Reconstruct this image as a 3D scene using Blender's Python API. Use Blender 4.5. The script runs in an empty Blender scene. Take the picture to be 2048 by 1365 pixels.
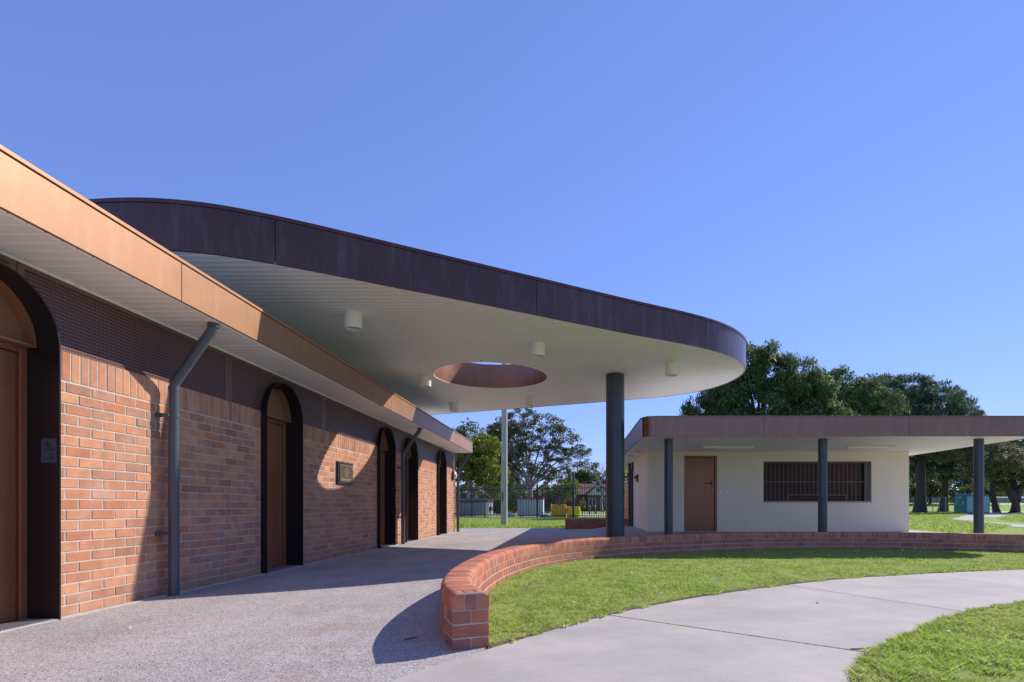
import bpy, math, random
import numpy as np
from math import pi, sin, cos, sqrt, floor, radians, atan2
from mathutils import Vector, Matrix
from mathutils.geometry import tessellate_polygon

random.seed(7)
rng = np.random.default_rng(7)
scene = bpy.context.scene
COL = scene.collection

# ------------------------------------------------------------------ camera
F_PX = 1107.0                                   # focal length in pixels of the 2048 px wide photograph
CAM_H = 0.89
cam_data = bpy.data.cameras.new('camera')
cam_data.sensor_width = 36.0
cam_data.lens = 36.0 * F_PX / 2048.0
cam_data.shift_x = -124.0 / 2048.0
cam_data.shift_y = 329.5 / 2048.0
cam_data.clip_start = 0.05
cam_data.clip_end = 2000.0
cam = bpy.data.objects.new('camera', cam_data)
cam.location = (0, 0, CAM_H)
cam.rotation_euler = (radians(90), 0, 0)
COL.objects.link(cam)
scene.camera = cam

# ------------------------------------------------------------------ sky, sun, exposure
SUN_EL, SUN_AZ = radians(34.8), radians(51.1)    # azimuth from +Y towards +X
world = bpy.data.worlds.new("World")
scene.world = world
world.use_nodes = True
wn = world.node_tree
wn.nodes.clear()
sky = wn.nodes.new('ShaderNodeTexSky')
sky.sky_type = 'NISHITA'
sky.sun_disc = False
sky.sun_elevation = SUN_EL
sky.sun_rotation = SUN_AZ
sky.altitude = 0.0
sky.air_density = 1.0
sky.dust_density = 0.0
sky.ozone_density = 6.0
bg = wn.nodes.new('ShaderNodeBackground')
bg.inputs['Strength'].default_value = 0.15
wo = wn.nodes.new('ShaderNodeOutputWorld')
gam = wn.nodes.new('ShaderNodeGamma')            # one soft tone curve and tint for the whole sky
gam.inputs['Gamma'].default_value = 0.6
tint = wn.nodes.new('ShaderNodeMix')
tint.data_type, tint.blend_type = 'RGBA', 'MULTIPLY'
tint.inputs[0].default_value = 1.0
tint.inputs[7].default_value = (0.87, 0.975, 1.62, 1)
wn.links.new(sky.outputs[0], gam.inputs['Color'])
wn.links.new(gam.outputs[0], tint.inputs[6])
wn.links.new(tint.outputs[2], bg.inputs['Color'])
wn.links.new(bg.outputs[0], wo.inputs['Surface'])

sun_data = bpy.data.lights.new('sun', 'SUN')
sun_data.energy = 3.8
sun_data.angle = radians(0.53)
sun_data.color = (1.0, 0.93, 0.84)
sun = bpy.data.objects.new('sun', sun_data)
sdir = Vector((sin(SUN_AZ) * cos(SUN_EL), cos(SUN_AZ) * cos(SUN_EL), sin(SUN_EL)))
sun.rotation_euler = sdir.to_track_quat('Z', 'Y').to_euler()
sun.location = (30, 25, 40)
COL.objects.link(sun)

vs = scene.view_settings
vs.view_transform = 'Standard'
vs.look = 'None'
vs.exposure = 0.6
vs.gamma = 1.0
vs.use_curve_mapping = False
scene.render.engine = 'CYCLES'
scene.cycles.use_denoising = True
scene.cycles.diffuse_bounces = 6
scene.cycles.glossy_bounces = 4
scene.cycles.transparent_max_bounces = 12
scene.cycles.max_bounces = 8


# ------------------------------------------------------------------ node helpers
class NT:
    """Small helper round a material's node tree."""
    def __init__(self, name):
        self.m = bpy.data.materials.new(name)
        self.m.use_nodes = True
        self.t = self.m.node_tree
        self.b = self.t.nodes['Principled BSDF']
        self.out = self.t.nodes['Material Output']

    def n(self, kind, **kw):
        nd = self.t.nodes.new(kind)
        for k, v in kw.items():
            setattr(nd, k, v)
        return nd

    def l(self, a, b):
        self.t.links.new(a, b)

    def put(self, sock, v):
        if hasattr(v, 'is_output'):
            self.l(v, sock)
        elif isinstance(v, (tuple, list)) and len(v) == 3 and sock.type == 'RGBA':
            sock.default_value = (*v, 1)
        else:
            sock.default_value = v

    def math(self, op, a, b=0.0, c=0.0):
        nd = self.n('ShaderNodeMath', operation=op)
        for i, v in enumerate((a, b, c)):
            self.put(nd.inputs[i], v)
        return nd.outputs[0]

    def obj(self):
        return self.n('ShaderNodeTexCoord').outputs['Object']

    def mapping(self, vec, scale):
        nd = self.n('ShaderNodeMapping')
        self.l(vec, nd.inputs['Vector'])
        nd.inputs['Scale'].default_value = scale
        return nd.outputs[0]

    def noise(self, vec, scale, detail=3.0, rough=0.55):
        nd = self.n('ShaderNodeTexNoise')
        if vec is not None:
            self.l(vec, nd.inputs['Vector'])
        nd.inputs['Scale'].default_value = scale
        nd.inputs['Detail'].default_value = detail
        nd.inputs['Roughness'].default_value = rough
        return nd.outputs['Fac']

    def voronoi(self, vec, scale, out='Distance'):
        nd = self.n('ShaderNodeTexVoronoi')
        self.l(vec, nd.inputs['Vector'])
        nd.inputs['Scale'].default_value = scale
        return nd.outputs[out]

    def ramp(self, fac, stops, interp='LINEAR'):
        nd = self.n('ShaderNodeValToRGB')
        nd.color_ramp.interpolation = interp
        el = nd.color_ramp.elements
        while len(el) < len(stops):
            el.new(0.5)
        for e, (p, c) in zip(el, stops):
            e.position = p
            e.color = (*c, 1) if len(c) == 3 else c
        self.l(fac, nd.inputs['Fac'])
        return nd.outputs['Color']

    def mix(self, fac, a, b, mode='MIX'):
        nd = self.n('ShaderNodeMix', data_type='RGBA', blend_type=mode)
        self.put(nd.inputs['Factor'], fac)
        self.put(nd.inputs['A'], a) if False else None
        ins = [s for s in nd.inputs if s.type == 'RGBA']
        self.put(ins[0], a)
        self.put(ins[1], b)
        return [s for s in nd.outputs if s.type == 'RGBA'][0]

    def bump(self, h, strength=0.3, dist=0.01):
        nd = self.n('ShaderNodeBump')
        nd.inputs['Strength'].default_value = strength
        nd.inputs['Distance'].default_value = dist
        self.l(h, nd.inputs['Height'])
        self.l(nd.outputs[0], self.b.inputs['Normal'])
        return nd

    def set(self, color=None, rough=None, metal=None, spec=None, coat=None):
        if color is not None:
            self.put(self.b.inputs['Base Color'], color)
        if rough is not None:
            self.put(self.b.inputs['Roughness'], rough)
        if metal is not None:
            self.put(self.b.inputs['Metallic'], metal)
        if spec is not None:
            self.put(self.b.inputs['Specular IOR Level'], spec)
        if coat is not None:
            self.put(self.b.inputs['Coat Weight'], coat)
        return self

    def rand(self):
        """0..1, different for every object and every loose island of a mesh."""
        a = self.n('ShaderNodeObjectInfo').outputs['Random']
        b = self.n('ShaderNodeNewGeometry').outputs['Random Per Island']
        return self.math('FRACT', self.math('ADD', a, b))

    def geo(self, out):
        return self.n('ShaderNodeNewGeometry').outputs[out]


M = {}


def simple(name, col, rough=0.6, metal=0.0, spec=0.5, var=0.12, scale=6.0, bump=0.0, bscale=40.0):
    t = NT(name)
    co = t.obj()
    n = t.noise(co, scale, 4.0)
    lo = tuple(c * (1 - var) for c in col)
    hi = tuple(min(1, c * (1 + var)) for c in col)
    t.set(t.ramp(n, [(0.3, lo), (0.7, hi)]), rough, metal, spec)
    if bump:
        t.bump(t.noise(co, bscale, 3.0), bump, 0.005)
    M[name] = t.m
    return t.m


def brick_mat(name, stops, pit=0.35):
    t = NT(name)
    co = t.obj()
    pos = t.geo('Position')
    r = t.rand()
    base = t.ramp(r, stops)
    blotch = t.noise(pos, 9.0, 4.0)
    base = t.mix(0.35, base, t.ramp(blotch, [(0.3, (0.30, 0.30, 0.32)), (0.7, (0.72, 0.66, 0.62))]), 'OVERLAY')
    fine = t.noise(pos, 260.0, 2.0, 0.7)
    base = t.mix(0.55, base, t.ramp(fine, [(0.25, (0.26, 0.24, 0.22)), (0.75, (0.74, 0.72, 0.70))]), 'OVERLAY')
    pits = t.voronoi(pos, 120.0)
    pm = t.ramp(pits, [(0.10, (1, 1, 1)), (0.24, (0, 0, 0))])
    sel = t.ramp(t.noise(pos, 22.0, 2.0), [(0.52, (0, 0, 0)), (0.66, (1, 1, 1))])
    pm = t.mix(1.0, pm, sel, 'MULTIPLY')
    pf = t.math('MULTIPLY', pm, pit)
    base = t.mix(pf, base, (0.10, 0.055, 0.04))
    sz = t.n('ShaderNodeSeparateXYZ')
    t.l(pos, sz.inputs[0])
    salt = t.math('MULTIPLY', t.ramp(t.noise(pos, 3.1, 6.0, 0.75), [(0.53, (0, 0, 0)), (0.70, (1, 1, 1))]), 0.32)
    base = t.mix(salt, base, (0.62, 0.50, 0.44))
    low = t.math('MULTIPLY', t.math('SMOOTH_MAX', t.math('SUBTRACT', 0.28, sz.outputs[2]), 0.0, 0.05), t.math('MULTIPLY', t.noise(pos, 7.0, 5.0, 0.7), 2.6))
    base = t.mix(t.math('MINIMUM', low, 0.5), base, (0.23, 0.14, 0.105))
    t.set(base, 0.85, 0, 0.3)
    h = t.math('SUBTRACT', t.noise(pos, 120.0, 4.0), t.math('MULTIPLY', pm, 0.8))
    t.bump(h, 0.5, 0.004)
    M[name] = t.m


brick_mat('wall_brick', [(0.0, (0.50, 0.235, 0.13)), (0.22, (0.56, 0.285, 0.16)), (0.45, (0.50, 0.255, 0.15)),
                         (0.62, (0.45, 0.19, 0.10)), (0.8, (0.43, 0.235, 0.15)), (0.93, (0.36, 0.20, 0.14)), (1.0, (0.33, 0.15, 0.09))])
brick_mat('seat_brick', [(0.0, (0.53, 0.20, 0.11)), (0.35, (0.57, 0.235, 0.14)), (0.6, (0.49, 0.17, 0.095)),
                         (0.85, (0.43, 0.165, 0.105)), (1.0, (0.35, 0.15, 0.115))], 0.2)
brick_mat('far_brick', [(0.0, (0.34, 0.11, 0.055)), (0.5, (0.40, 0.14, 0.07)), (1.0, (0.28, 0.10, 0.06))], 0.2)
simple('mortar', (0.52, 0.455, 0.39), 0.95, 0, 0.2, 0.15, 30.0, 0.4, 200.0)


def copper_mat(name, col, rough, metal):
    t = NT(name)
    co = t.obj()
    n = t.noise(t.mapping(co, (1.0, 1.0, 1.0)), 260.0, 2.0)
    big = t.noise(co, 1.2, 3.0)
    c = t.ramp(big, [(0.3, tuple(v * 0.9 for v in col)), (0.7, tuple(min(1, v * 1.08) for v in col))])
    c = t.mix(0.25, c, t.ramp(n, [(0.3, (0.35, 0.35, 0.35)), (0.7, (0.65, 0.65, 0.65))]), 'OVERLAY')
    t.set(c, t.ramp(big, [(0.3, (rough - 0.04,) * 3), (0.7, (rough + 0.05,) * 3)]), metal, 0.5)
    t.bump(t.math('ADD', t.noise(t.mapping(co, (1.0, 1.0, 0.5)), 1.7, 2.0), t.math('MULTIPLY', n, 0.004)), 0.35, 0.02)
    t.b.inputs['Coat Weight'].default_value = 0.3
    dust = t.noise(t.mapping(co, (2.0, 2.0, 0.35)), 4.0, 5.0, 0.7)
    t.set(t.mix(t.math('MULTIPLY', t.ramp(dust, [(0.48, (0, 0, 0)), (0.68, (1, 1, 1))]), 0.14), c, tuple(min(1.0, 0.25 + v * 0.6) for v in col)))
    t.b.inputs['Coat Roughness'].default_value = 0.22
    M[name] = t.m


copper_mat('copper_panel', (0.36, 0.175, 0.08), 0.52, 0.38)
copper_mat('bronze_panel', (0.27, 0.135, 0.09), 0.32, 0.85)
copper_mat('canopy_panel', (0.115, 0.053, 0.042), 0.28, 0.85)
copper_mat('lining_panel', (0.34, 0.14, 0.065), 0.38, 0.55)
copper_mat('copper_door', (0.29, 0.105, 0.042), 0.36, 0.3)
simple('dark_gap', (0.015, 0.012, 0.012), 0.9)
simple('black_steel', (0.012, 0.010, 0.012), 0.32, 0.0, 0.5, 0.1)
simple('charcoal_paint', (0.055, 0.063, 0.08), 0.38, 0.0, 0.55, 0.12, 3.0)
simple('downpipe_paint', (0.075, 0.079, 0.09), 0.36, 0.0, 0.55, 0.12, 3.0)
simple('brown_paint', (0.055, 0.032, 0.030), 0.45, 0.0, 0.5, 0.12, 3.0)
simple('soffit_white', (0.90, 0.88, 0.845), 0.55, 0, 0.4, 0.03, 0.8)
simple('fitting_white', (0.86, 0.84, 0.74), 0.4, 0, 0.5, 0.03)
simple('white_paint', (0.88, 0.88, 0.87), 0.6, 0, 0.4, 0.04)
simple('pale_concrete', (0.48, 0.45, 0.43), 0.9, 0, 0.3, 0.15, 5.0, 0.2, 90.0)
simple('grate_steel', (0.5, 0.5, 0.52), 0.4, 0.7, 0.5, 0.1)
simple('bronze_plaque', (0.11, 0.085, 0.055), 0.45, 0.5)
simple('gold', (0.62, 0.45, 0.17), 0.35, 0.6)
simple('plaque_frame', (0.02, 0.02, 0.024), 0.35)
simple('sign_grey', (0.06, 0.085, 0.12), 0.5)
simple('sign_dark', (0.03, 0.035, 0.05), 0.5)
simple('lens_glass', (0.65, 0.66, 0.66), 0.2)
simple('grey_steel', (0.42, 0.43, 0.44), 0.45, 0.4)
simple('fence_black', (0.012, 0.012, 0.014), 0.45)
simple('bin_grey', (0.34, 0.38, 0.43), 0.55, 0, 0.5, 0.15)
simple('bin_pale', (0.60, 0.62, 0.66), 0.55, 0, 0.5, 0.1)
simple('bin_black', (0.02, 0.02, 0.022), 0.5)
simple('bin_red', (0.50, 0.03, 0.06), 0.5)
simple('bag_orange', (0.95, 0.42, 0.015), 0.65, 0, 0.4, 0.2)
simple('bag_yellow', (0.95, 0.68, 0.02), 0.65, 0, 0.4, 0.15)
simple('tarp_blue', (0.03, 0.12, 0.32), 0.6)
simple('rubbish_white', (0.7, 0.7, 0.72), 0.7)
simple('loo_teal', (0.03, 0.235, 0.22), 0.45, 0, 0.5, 0.08)
simple('loo_pale', (0.30, 0.52, 0.50), 0.5, 0, 0.5, 0.2, 4.0)
simple('loo_roof', (0.06, 0.30, 0.28), 0.4)
simple('label_blue', (0.03, 0.04, 0.16), 0.5)
simple('sign_orange', (0.80, 0.25, 0.02), 0.5)
simple('roof_red', (0.21, 0.115, 0.105), 0.85, 0, 0.3, 0.2, 2.0)
simple('roof_blue', (0.20, 0.27, 0.34), 0.6)
simple('house_brick', (0.24, 0.10, 0.075), 0.9, 0, 0.3, 0.2)
simple('house_dark', (0.04, 0.05, 0.07), 0.7)
simple('gable_white', (0.66, 0.66, 0.68), 0.7)
simple('gable_cream', (0.58, 0.52, 0.42), 0.8)
simple('window_dark', (0.03, 0.04, 0.055), 0.12, 0, 0.6)
simple('steel_green', (0.02, 0.07, 0.05), 0.5)
simple('far_wall_grey', (0.34, 0.34, 0.37), 0.9, 0, 0.3, 0.2, 1.5)
simple('roof_top', (0.40, 0.40, 0.40), 0.5)
simple('dead_leaf', (0.62, 0.58, 0.54), 0.8, 0, 0.3, 0.25)
simple('twig_brown', (0.10, 0.06, 0.04), 0.9)
simple('shutter_brown', (0.085, 0.038, 0.03), 0.5, 0.0, 0.5, 0.1)
simple('bar_grey', (0.20, 0.19, 0.19), 0.45)


def render_mat():
    t = NT('cream_render')
    pos = t.geo('Position')
    st = t.noise(t.mapping(pos, (5.0, 5.0, 0.35)), 1.2, 5.0, 0.65)
    big = t.noise(pos, 0.8, 4.0)
    c = t.ramp(big, [(0.3, (0.84, 0.76, 0.60)), (0.7, (0.89, 0.81, 0.655))])
    c = t.mix(t.math('MULTIPLY', t.ramp(st, [(0.47, (0, 0, 0)), (0.68, (1, 1, 1))]), 0.12), c, (0.66, 0.58, 0.46))
    t.set(c, 0.9, 0, 0.25)
    t.bump(t.noise(pos, 130.0, 3.0), 0.25, 0.004)
    M['cream_render'] = t.m


render_mat()


def paving_mat():
    t = NT('aggregate_paving')
    co = t.obj()
    cells = t.voronoi(co, 150.0, 'Color')
    sep = t.n('ShaderNodeSeparateColor')
    t.l(cells, sep.inputs[0])
    stone = t.ramp(sep.outputs[0], [(0.0, (0.12, 0.105, 0.11)), (0.16, (0.24, 0.215, 0.22)), (0.34, (0.375, 0.355, 0.345)),
                                    (0.8, (0.44, 0.42, 0.41)), (1.0, (0.54, 0.515, 0.50))])
    wide = t.noise(co, 0.55, 5.0, 0.6)
    tint = t.ramp(wide, [(0.28, (0.40, 0.385, 0.39)), (0.5, (0.52, 0.50, 0.495)), (0.72, (0.60, 0.57, 0.555))])
    c = t.mix(0.5, stone, tint, 'OVERLAY')
    streak = t.noise(t.mapping(co, (0.4, 9.0, 1.0)), 1.6, 4.0)
    c = t.mix(0.3, c, t.ramp(streak, [(0.3, (0.40, 0.40, 0.40)), (0.7, (0.60, 0.60, 0.60))]), 'OVERLAY')
    rust = t.noise(co, 0.9, 5.0, 0.65)
    c = t.mix(t.math('MULTIPLY', t.ramp(rust, [(0.53, (0, 0, 0)), (0.68, (1, 1, 1))]), 0.34), c, (0.30, 0.19, 0.12))
    wear = t.noise(t.mapping(co, (1.0, 0.55, 1.0)), 1.6, 6.0, 0.72)
    c = t.mix(0.42, c, t.ramp(wear, [(0.36, (0.34, 0.33, 0.33)), (0.5, (0.51, 0.50, 0.50)), (0.66, (0.63, 0.61, 0.60))]), 'OVERLAY')
    spots = t.noise(co, 38.0, 2.0)
    c = t.mix(t.math('MULTIPLY', t.ramp(spots, [(0.68, (0, 0, 0)), (0.76, (1, 1, 1))]), 0.35), c, (0.12, 0.105, 0.10))
    t.set(c, 0.9, 0, 0.25)
    t.bump(t.voronoi(co, 125.0), 0.35, 0.004)
    M['aggregate_paving'] = t.m


paving_mat()


def path_mat():
    t = NT('footpath_concrete')
    co = t.obj()
    fine = t.noise(co, 190.0, 3.0, 0.7)
    c = t.ramp(fine, [(0.28, (0.35, 0.32, 0.295)), (0.55, (0.475, 0.44, 0.405)), (0.75, (0.58, 0.54, 0.50))])
    wide = t.noise(co, 1.1, 6.0, 0.65)
    c = t.mix(0.6, c, t.ramp(wide, [(0.34, (0.38, 0.37, 0.365)), (0.66, (0.61, 0.59, 0.58))]), 'OVERLAY')
    damp = t.noise(t.mapping(co, (1.0, 2.2, 1.0)), 0.55, 6.0, 0.7)
    c = t.mix(t.math('MULTIPLY', t.ramp(damp, [(0.44, (0, 0, 0)), (0.64, (1, 1, 1))]), 0.34), c, (0.30, 0.275, 0.26))
    broom = t.noise(t.mapping(co, (3.0, 60.0, 1.0)), 2.0, 2.0)
    c = t.mix(0.18, c, t.ramp(broom, [(0.3, (0.38, 0.38, 0.38)), (0.7, (0.62, 0.62, 0.62))]), 'OVERLAY')
    sp = t.noise(co, 46.0, 2.0)
    c = t.mix(t.math('MULTIPLY', t.ramp(sp, [(0.70, (0, 0, 0)), (0.75, (1, 1, 1))]), 0.5), c, (0.12, 0.11, 0.10))
    scuff = t.noise(t.mapping(co, (1.0, 5.0, 1.0)), 2.3, 5.0, 0.7)
    c = t.mix(t.math('MULTIPLY', t.ramp(scuff, [(0.60, (0, 0, 0)), (0.72, (1, 1, 1))]), 0.18), c, (0.62, 0.59, 0.57))
    t.set(c, 0.9, 0, 0.25)
    t.bump(fine, 0.35, 0.004)
    M['footpath_concrete'] = t.m


path_mat()


def lawn_mat():
    t = NT('lawn_ground')
    co = t.obj()
    fine = t.noise(co, 28.0, 5.0, 0.75)
    c = t.ramp(fine, [(0.25, (0.15, 0.23, 0.033)), (0.5, (0.27, 0.40, 0.06)), (0.75, (0.42, 0.52, 0.10))])
    wide = t.noise(co, 0.35, 5.0, 0.6)
    dry = t.ramp(wide, [(0.50, (0, 0, 0)), (0.72, (1, 1, 1))])
    c = t.mix(t.math('MULTIPLY', dry, 0.5), c, (0.32, 0.29, 0.12))
    t.set(c, 0.95, 0, 0.15)
    t.bump(t.noise(co, 22.0, 4.0, 0.7), 0.9, 0.05)
    M['lawn_ground'] = t.m
    t = NT('lawn_soil')
    co = t.obj()
    n = t.noise(co, 60.0, 4.0, 0.7)
    t.set(t.ramp(n, [(0.25, (0.13, 0.17, 0.035)), (0.55, (0.30, 0.37, 0.08)), (0.75, (0.40, 0.37, 0.17))]), 0.95, 0, 0.2)
    t.bump(n, 0.8, 0.02)
    M['lawn_soil'] = t.m


lawn_mat()


def leaf_mat(name, stops, trans=0.35, rough=0.55, spec=0.3, dry=None):
    t = NT(name)
    r = t.geo('Random Per Island')
    c = t.ramp(r, stops)
    if dry:
        pos = t.geo('Position')
        big = t.noise(pos, 1.1, 5.0, 0.7)
        small = t.noise(pos, 6.0, 4.0, 0.7)
        f = t.math('MULTIPLY', t.ramp(big, [(0.46, (0, 0, 0)), (0.68, (1, 1, 1))]), t.ramp(small, [(0.40, (0, 0, 0)), (0.62, (1, 1, 1))]))
        c = t.mix(t.math('MULTIPLY', f, 0.75), c, dry)
        dk = t.ramp(t.noise(pos, 2.7, 4.0, 0.65), [(0.36, (0.70, 0.80, 0.62)), (0.6, (1, 1, 1))])
        c = t.mix(1.0, c, dk, 'MULTIPLY')
    t.set(c, rough, 0, spec)
    tr = t.n('ShaderNodeBsdfTranslucent')
    t.l(c, tr.inputs['Color'])
    mx = t.n('ShaderNodeMixShader')
    mx.inputs[0].default_value = trans
    t.l(t.b.outputs[0], mx.inputs[1])
    t.l(tr.outputs[0], mx.inputs[2])
    t.l(mx.outputs[0], t.out.inputs['Surface'])
    M[name] = t.m


leaf_mat('grass_blade', [(0.0, (0.26, 0.38, 0.055)), (0.35, (0.40, 0.54, 0.095)), (0.7, (0.50, 0.62, 0.14)), (0.86, (0.58, 0.62, 0.22)), (0.92, (0.55, 0.47, 0.28)), (1.0, (0.60, 0.52, 0.38))], 0.5, 0.6, 0.15, (0.56, 0.47, 0.27))
leaf_mat('leaf_bright', [(0.0, (0.09, 0.13, 0.02)), (0.5, (0.20, 0.25, 0.03)), (1.0, (0.42, 0.41, 0.06))], 0.5)
leaf_mat('leaf_fig', [(0.0, (0.045, 0.07, 0.025)), (0.5, (0.10, 0.125, 0.05)), (0.85, (0.19, 0.20, 0.085)), (1.0, (0.30, 0.25, 0.13))], 0.3, 0.4, 0.5)
leaf_mat('leaf_olive', [(0.0, (0.055, 0.09, 0.022)), (0.6, (0.12, 0.16, 0.042)), (1.0, (0.21, 0.22, 0.075))], 0.35)
leaf_mat('leaf_conifer', [(0.0, (0.05, 0.085, 0.022)), (0.6, (0.11, 0.15, 0.04)), (1.0, (0.17, 0.20, 0.07))], 0.25)
leaf_mat('needle_sheoak', [(0.0, (0.04, 0.078, 0.034)), (0.6, (0.10, 0.165, 0.065)), (1.0, (0.32, 0.36, 0.13))], 0.45)
leaf_mat('needle_pine', [(0.0, (0.04, 0.075, 0.045)), (0.6, (0.11, 0.175, 0.105)), (0.93, (0.19, 0.26, 0.155)), (1.0, (0.42, 0.32, 0.22))], 0.35)
leaf_mat('needle_under', [(0.0, (0.07, 0.08, 0.038)), (0.5, (0.17, 0.17, 0.085)), (1.0, (0.34, 0.31, 0.19))], 0.45)
leaf_mat('leaf_purple', [(0.0, (0.14, 0.01, 0.18)), (1.0, (0.30, 0.04, 0.36))], 0.3)
simple('bark_grey', (0.27, 0.245, 0.22), 0.95, 0, 0.2, 0.4, 5.0, 0.6, 12.0)
simple('bark_dark', (0.085, 0.07, 0.062), 0.95, 0, 0.2, 0.4, 5.0, 0.6, 12.0)
simple('bark_pale', (0.42, 0.36, 0.31), 0.95, 0, 0.2, 0.35, 5.0, 0.6, 12.0)


def pole_mat():
    t = NT('pole_timber')
    co = t.obj()
    g = t.noise(t.mapping(co, (14.0, 14.0, 0.7)), 3.0, 6.0, 0.7)
    c = t.ramp(g, [(0.28, (0.26, 0.27, 0.235)), (0.5, (0.46, 0.475, 0.42)), (0.75, (0.60, 0.60, 0.54))])
    t.set(c, 0.9, 0, 0.2)
    t.bump(g, 0.6, 0.02)
    M['pole_timber'] = t.m


pole_mat()


def perforated_mat():
    """Brown sheet with rows of small alternating triangular holes, cut by transparency."""
    t = NT('perforated_sheet')
    co = t.obj()
    sep = t.n('ShaderNodeSeparateXYZ')
    t.l(co, sep.inputs[0])
    y, z = sep.outputs[1], sep.outputs[2]
    u = t.math('DIVIDE', t.math('ADD', y, 100.0), 0.0135)
    v = t.math('DIVIDE', t.math('ADD', z, 100.0), 0.029)
    fu, fv = t.math('FRACT', u), t.math('FRACT', v)
    odd = t.math('FLOORED_MODULO', t.math('FLOOR', u), 2.0)
    w = t.math('ABSOLUTE', t.math('SUBTRACT', fv, odd))
    w = t.math('ADD', t.math('MULTIPLY', w, 0.42), 0.06)
    inside = t.math('LESS_THAN', t.math('ABSOLUTE', t.math('SUBTRACT', fu, 0.5)), w)
    row = t.math('MULTIPLY', t.math('GREATER_THAN', fv, 0.14), t.math('LESS_THAN', fv, 0.88))
    pu = t.math('FLOORED_MODULO', t.math('ADD', y, 100.0 - PANEL_Y0 % PANEL_DY - 100.0 % PANEL_DY + PANEL_DY), PANEL_DY)
    marg = t.math('MULTIPLY', t.math('GREATER_THAN', pu, 0.055), t.math('LESS_THAN', pu, PANEL_DY - 0.055))
    marg = t.math('MULTIPLY', marg, t.math('LESS_THAN', z, 2.665))
    hole = t.math('MULTIPLY', t.math('MULTIPLY', inside, row), marg)
    t.set((0.21, 0.12, 0.105), 0.4, 0.3, 0.5)
    tr = t.n('ShaderNodeBsdfTransparent')
    mx = t.n('ShaderNodeMixShader')
    t.l(hole, mx.inputs[0])
    t.l(t.b.outputs[0], mx.inputs[1])
    t.l(tr.outputs[0], mx.inputs[2])
    t.l(mx.outputs[0], t.out.inputs['Surface'])
    M['perforated_sheet'] = t.m


PANEL_Y0, PANEL_DY = 4.07, 2.495
perforated_mat()


# ------------------------------------------------------------------ mesh helpers
XF = None        # (scale, x, y, z): a similarity about a point, set while one building is laid out


def xf(p):
    if XF is None:
        return tuple(p)
    k, cx, cy, cz = XF
    return (cx + k * (p[0] - cx), cy + k * (p[1] - cy), cz + k * (p[2] - cz))


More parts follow.
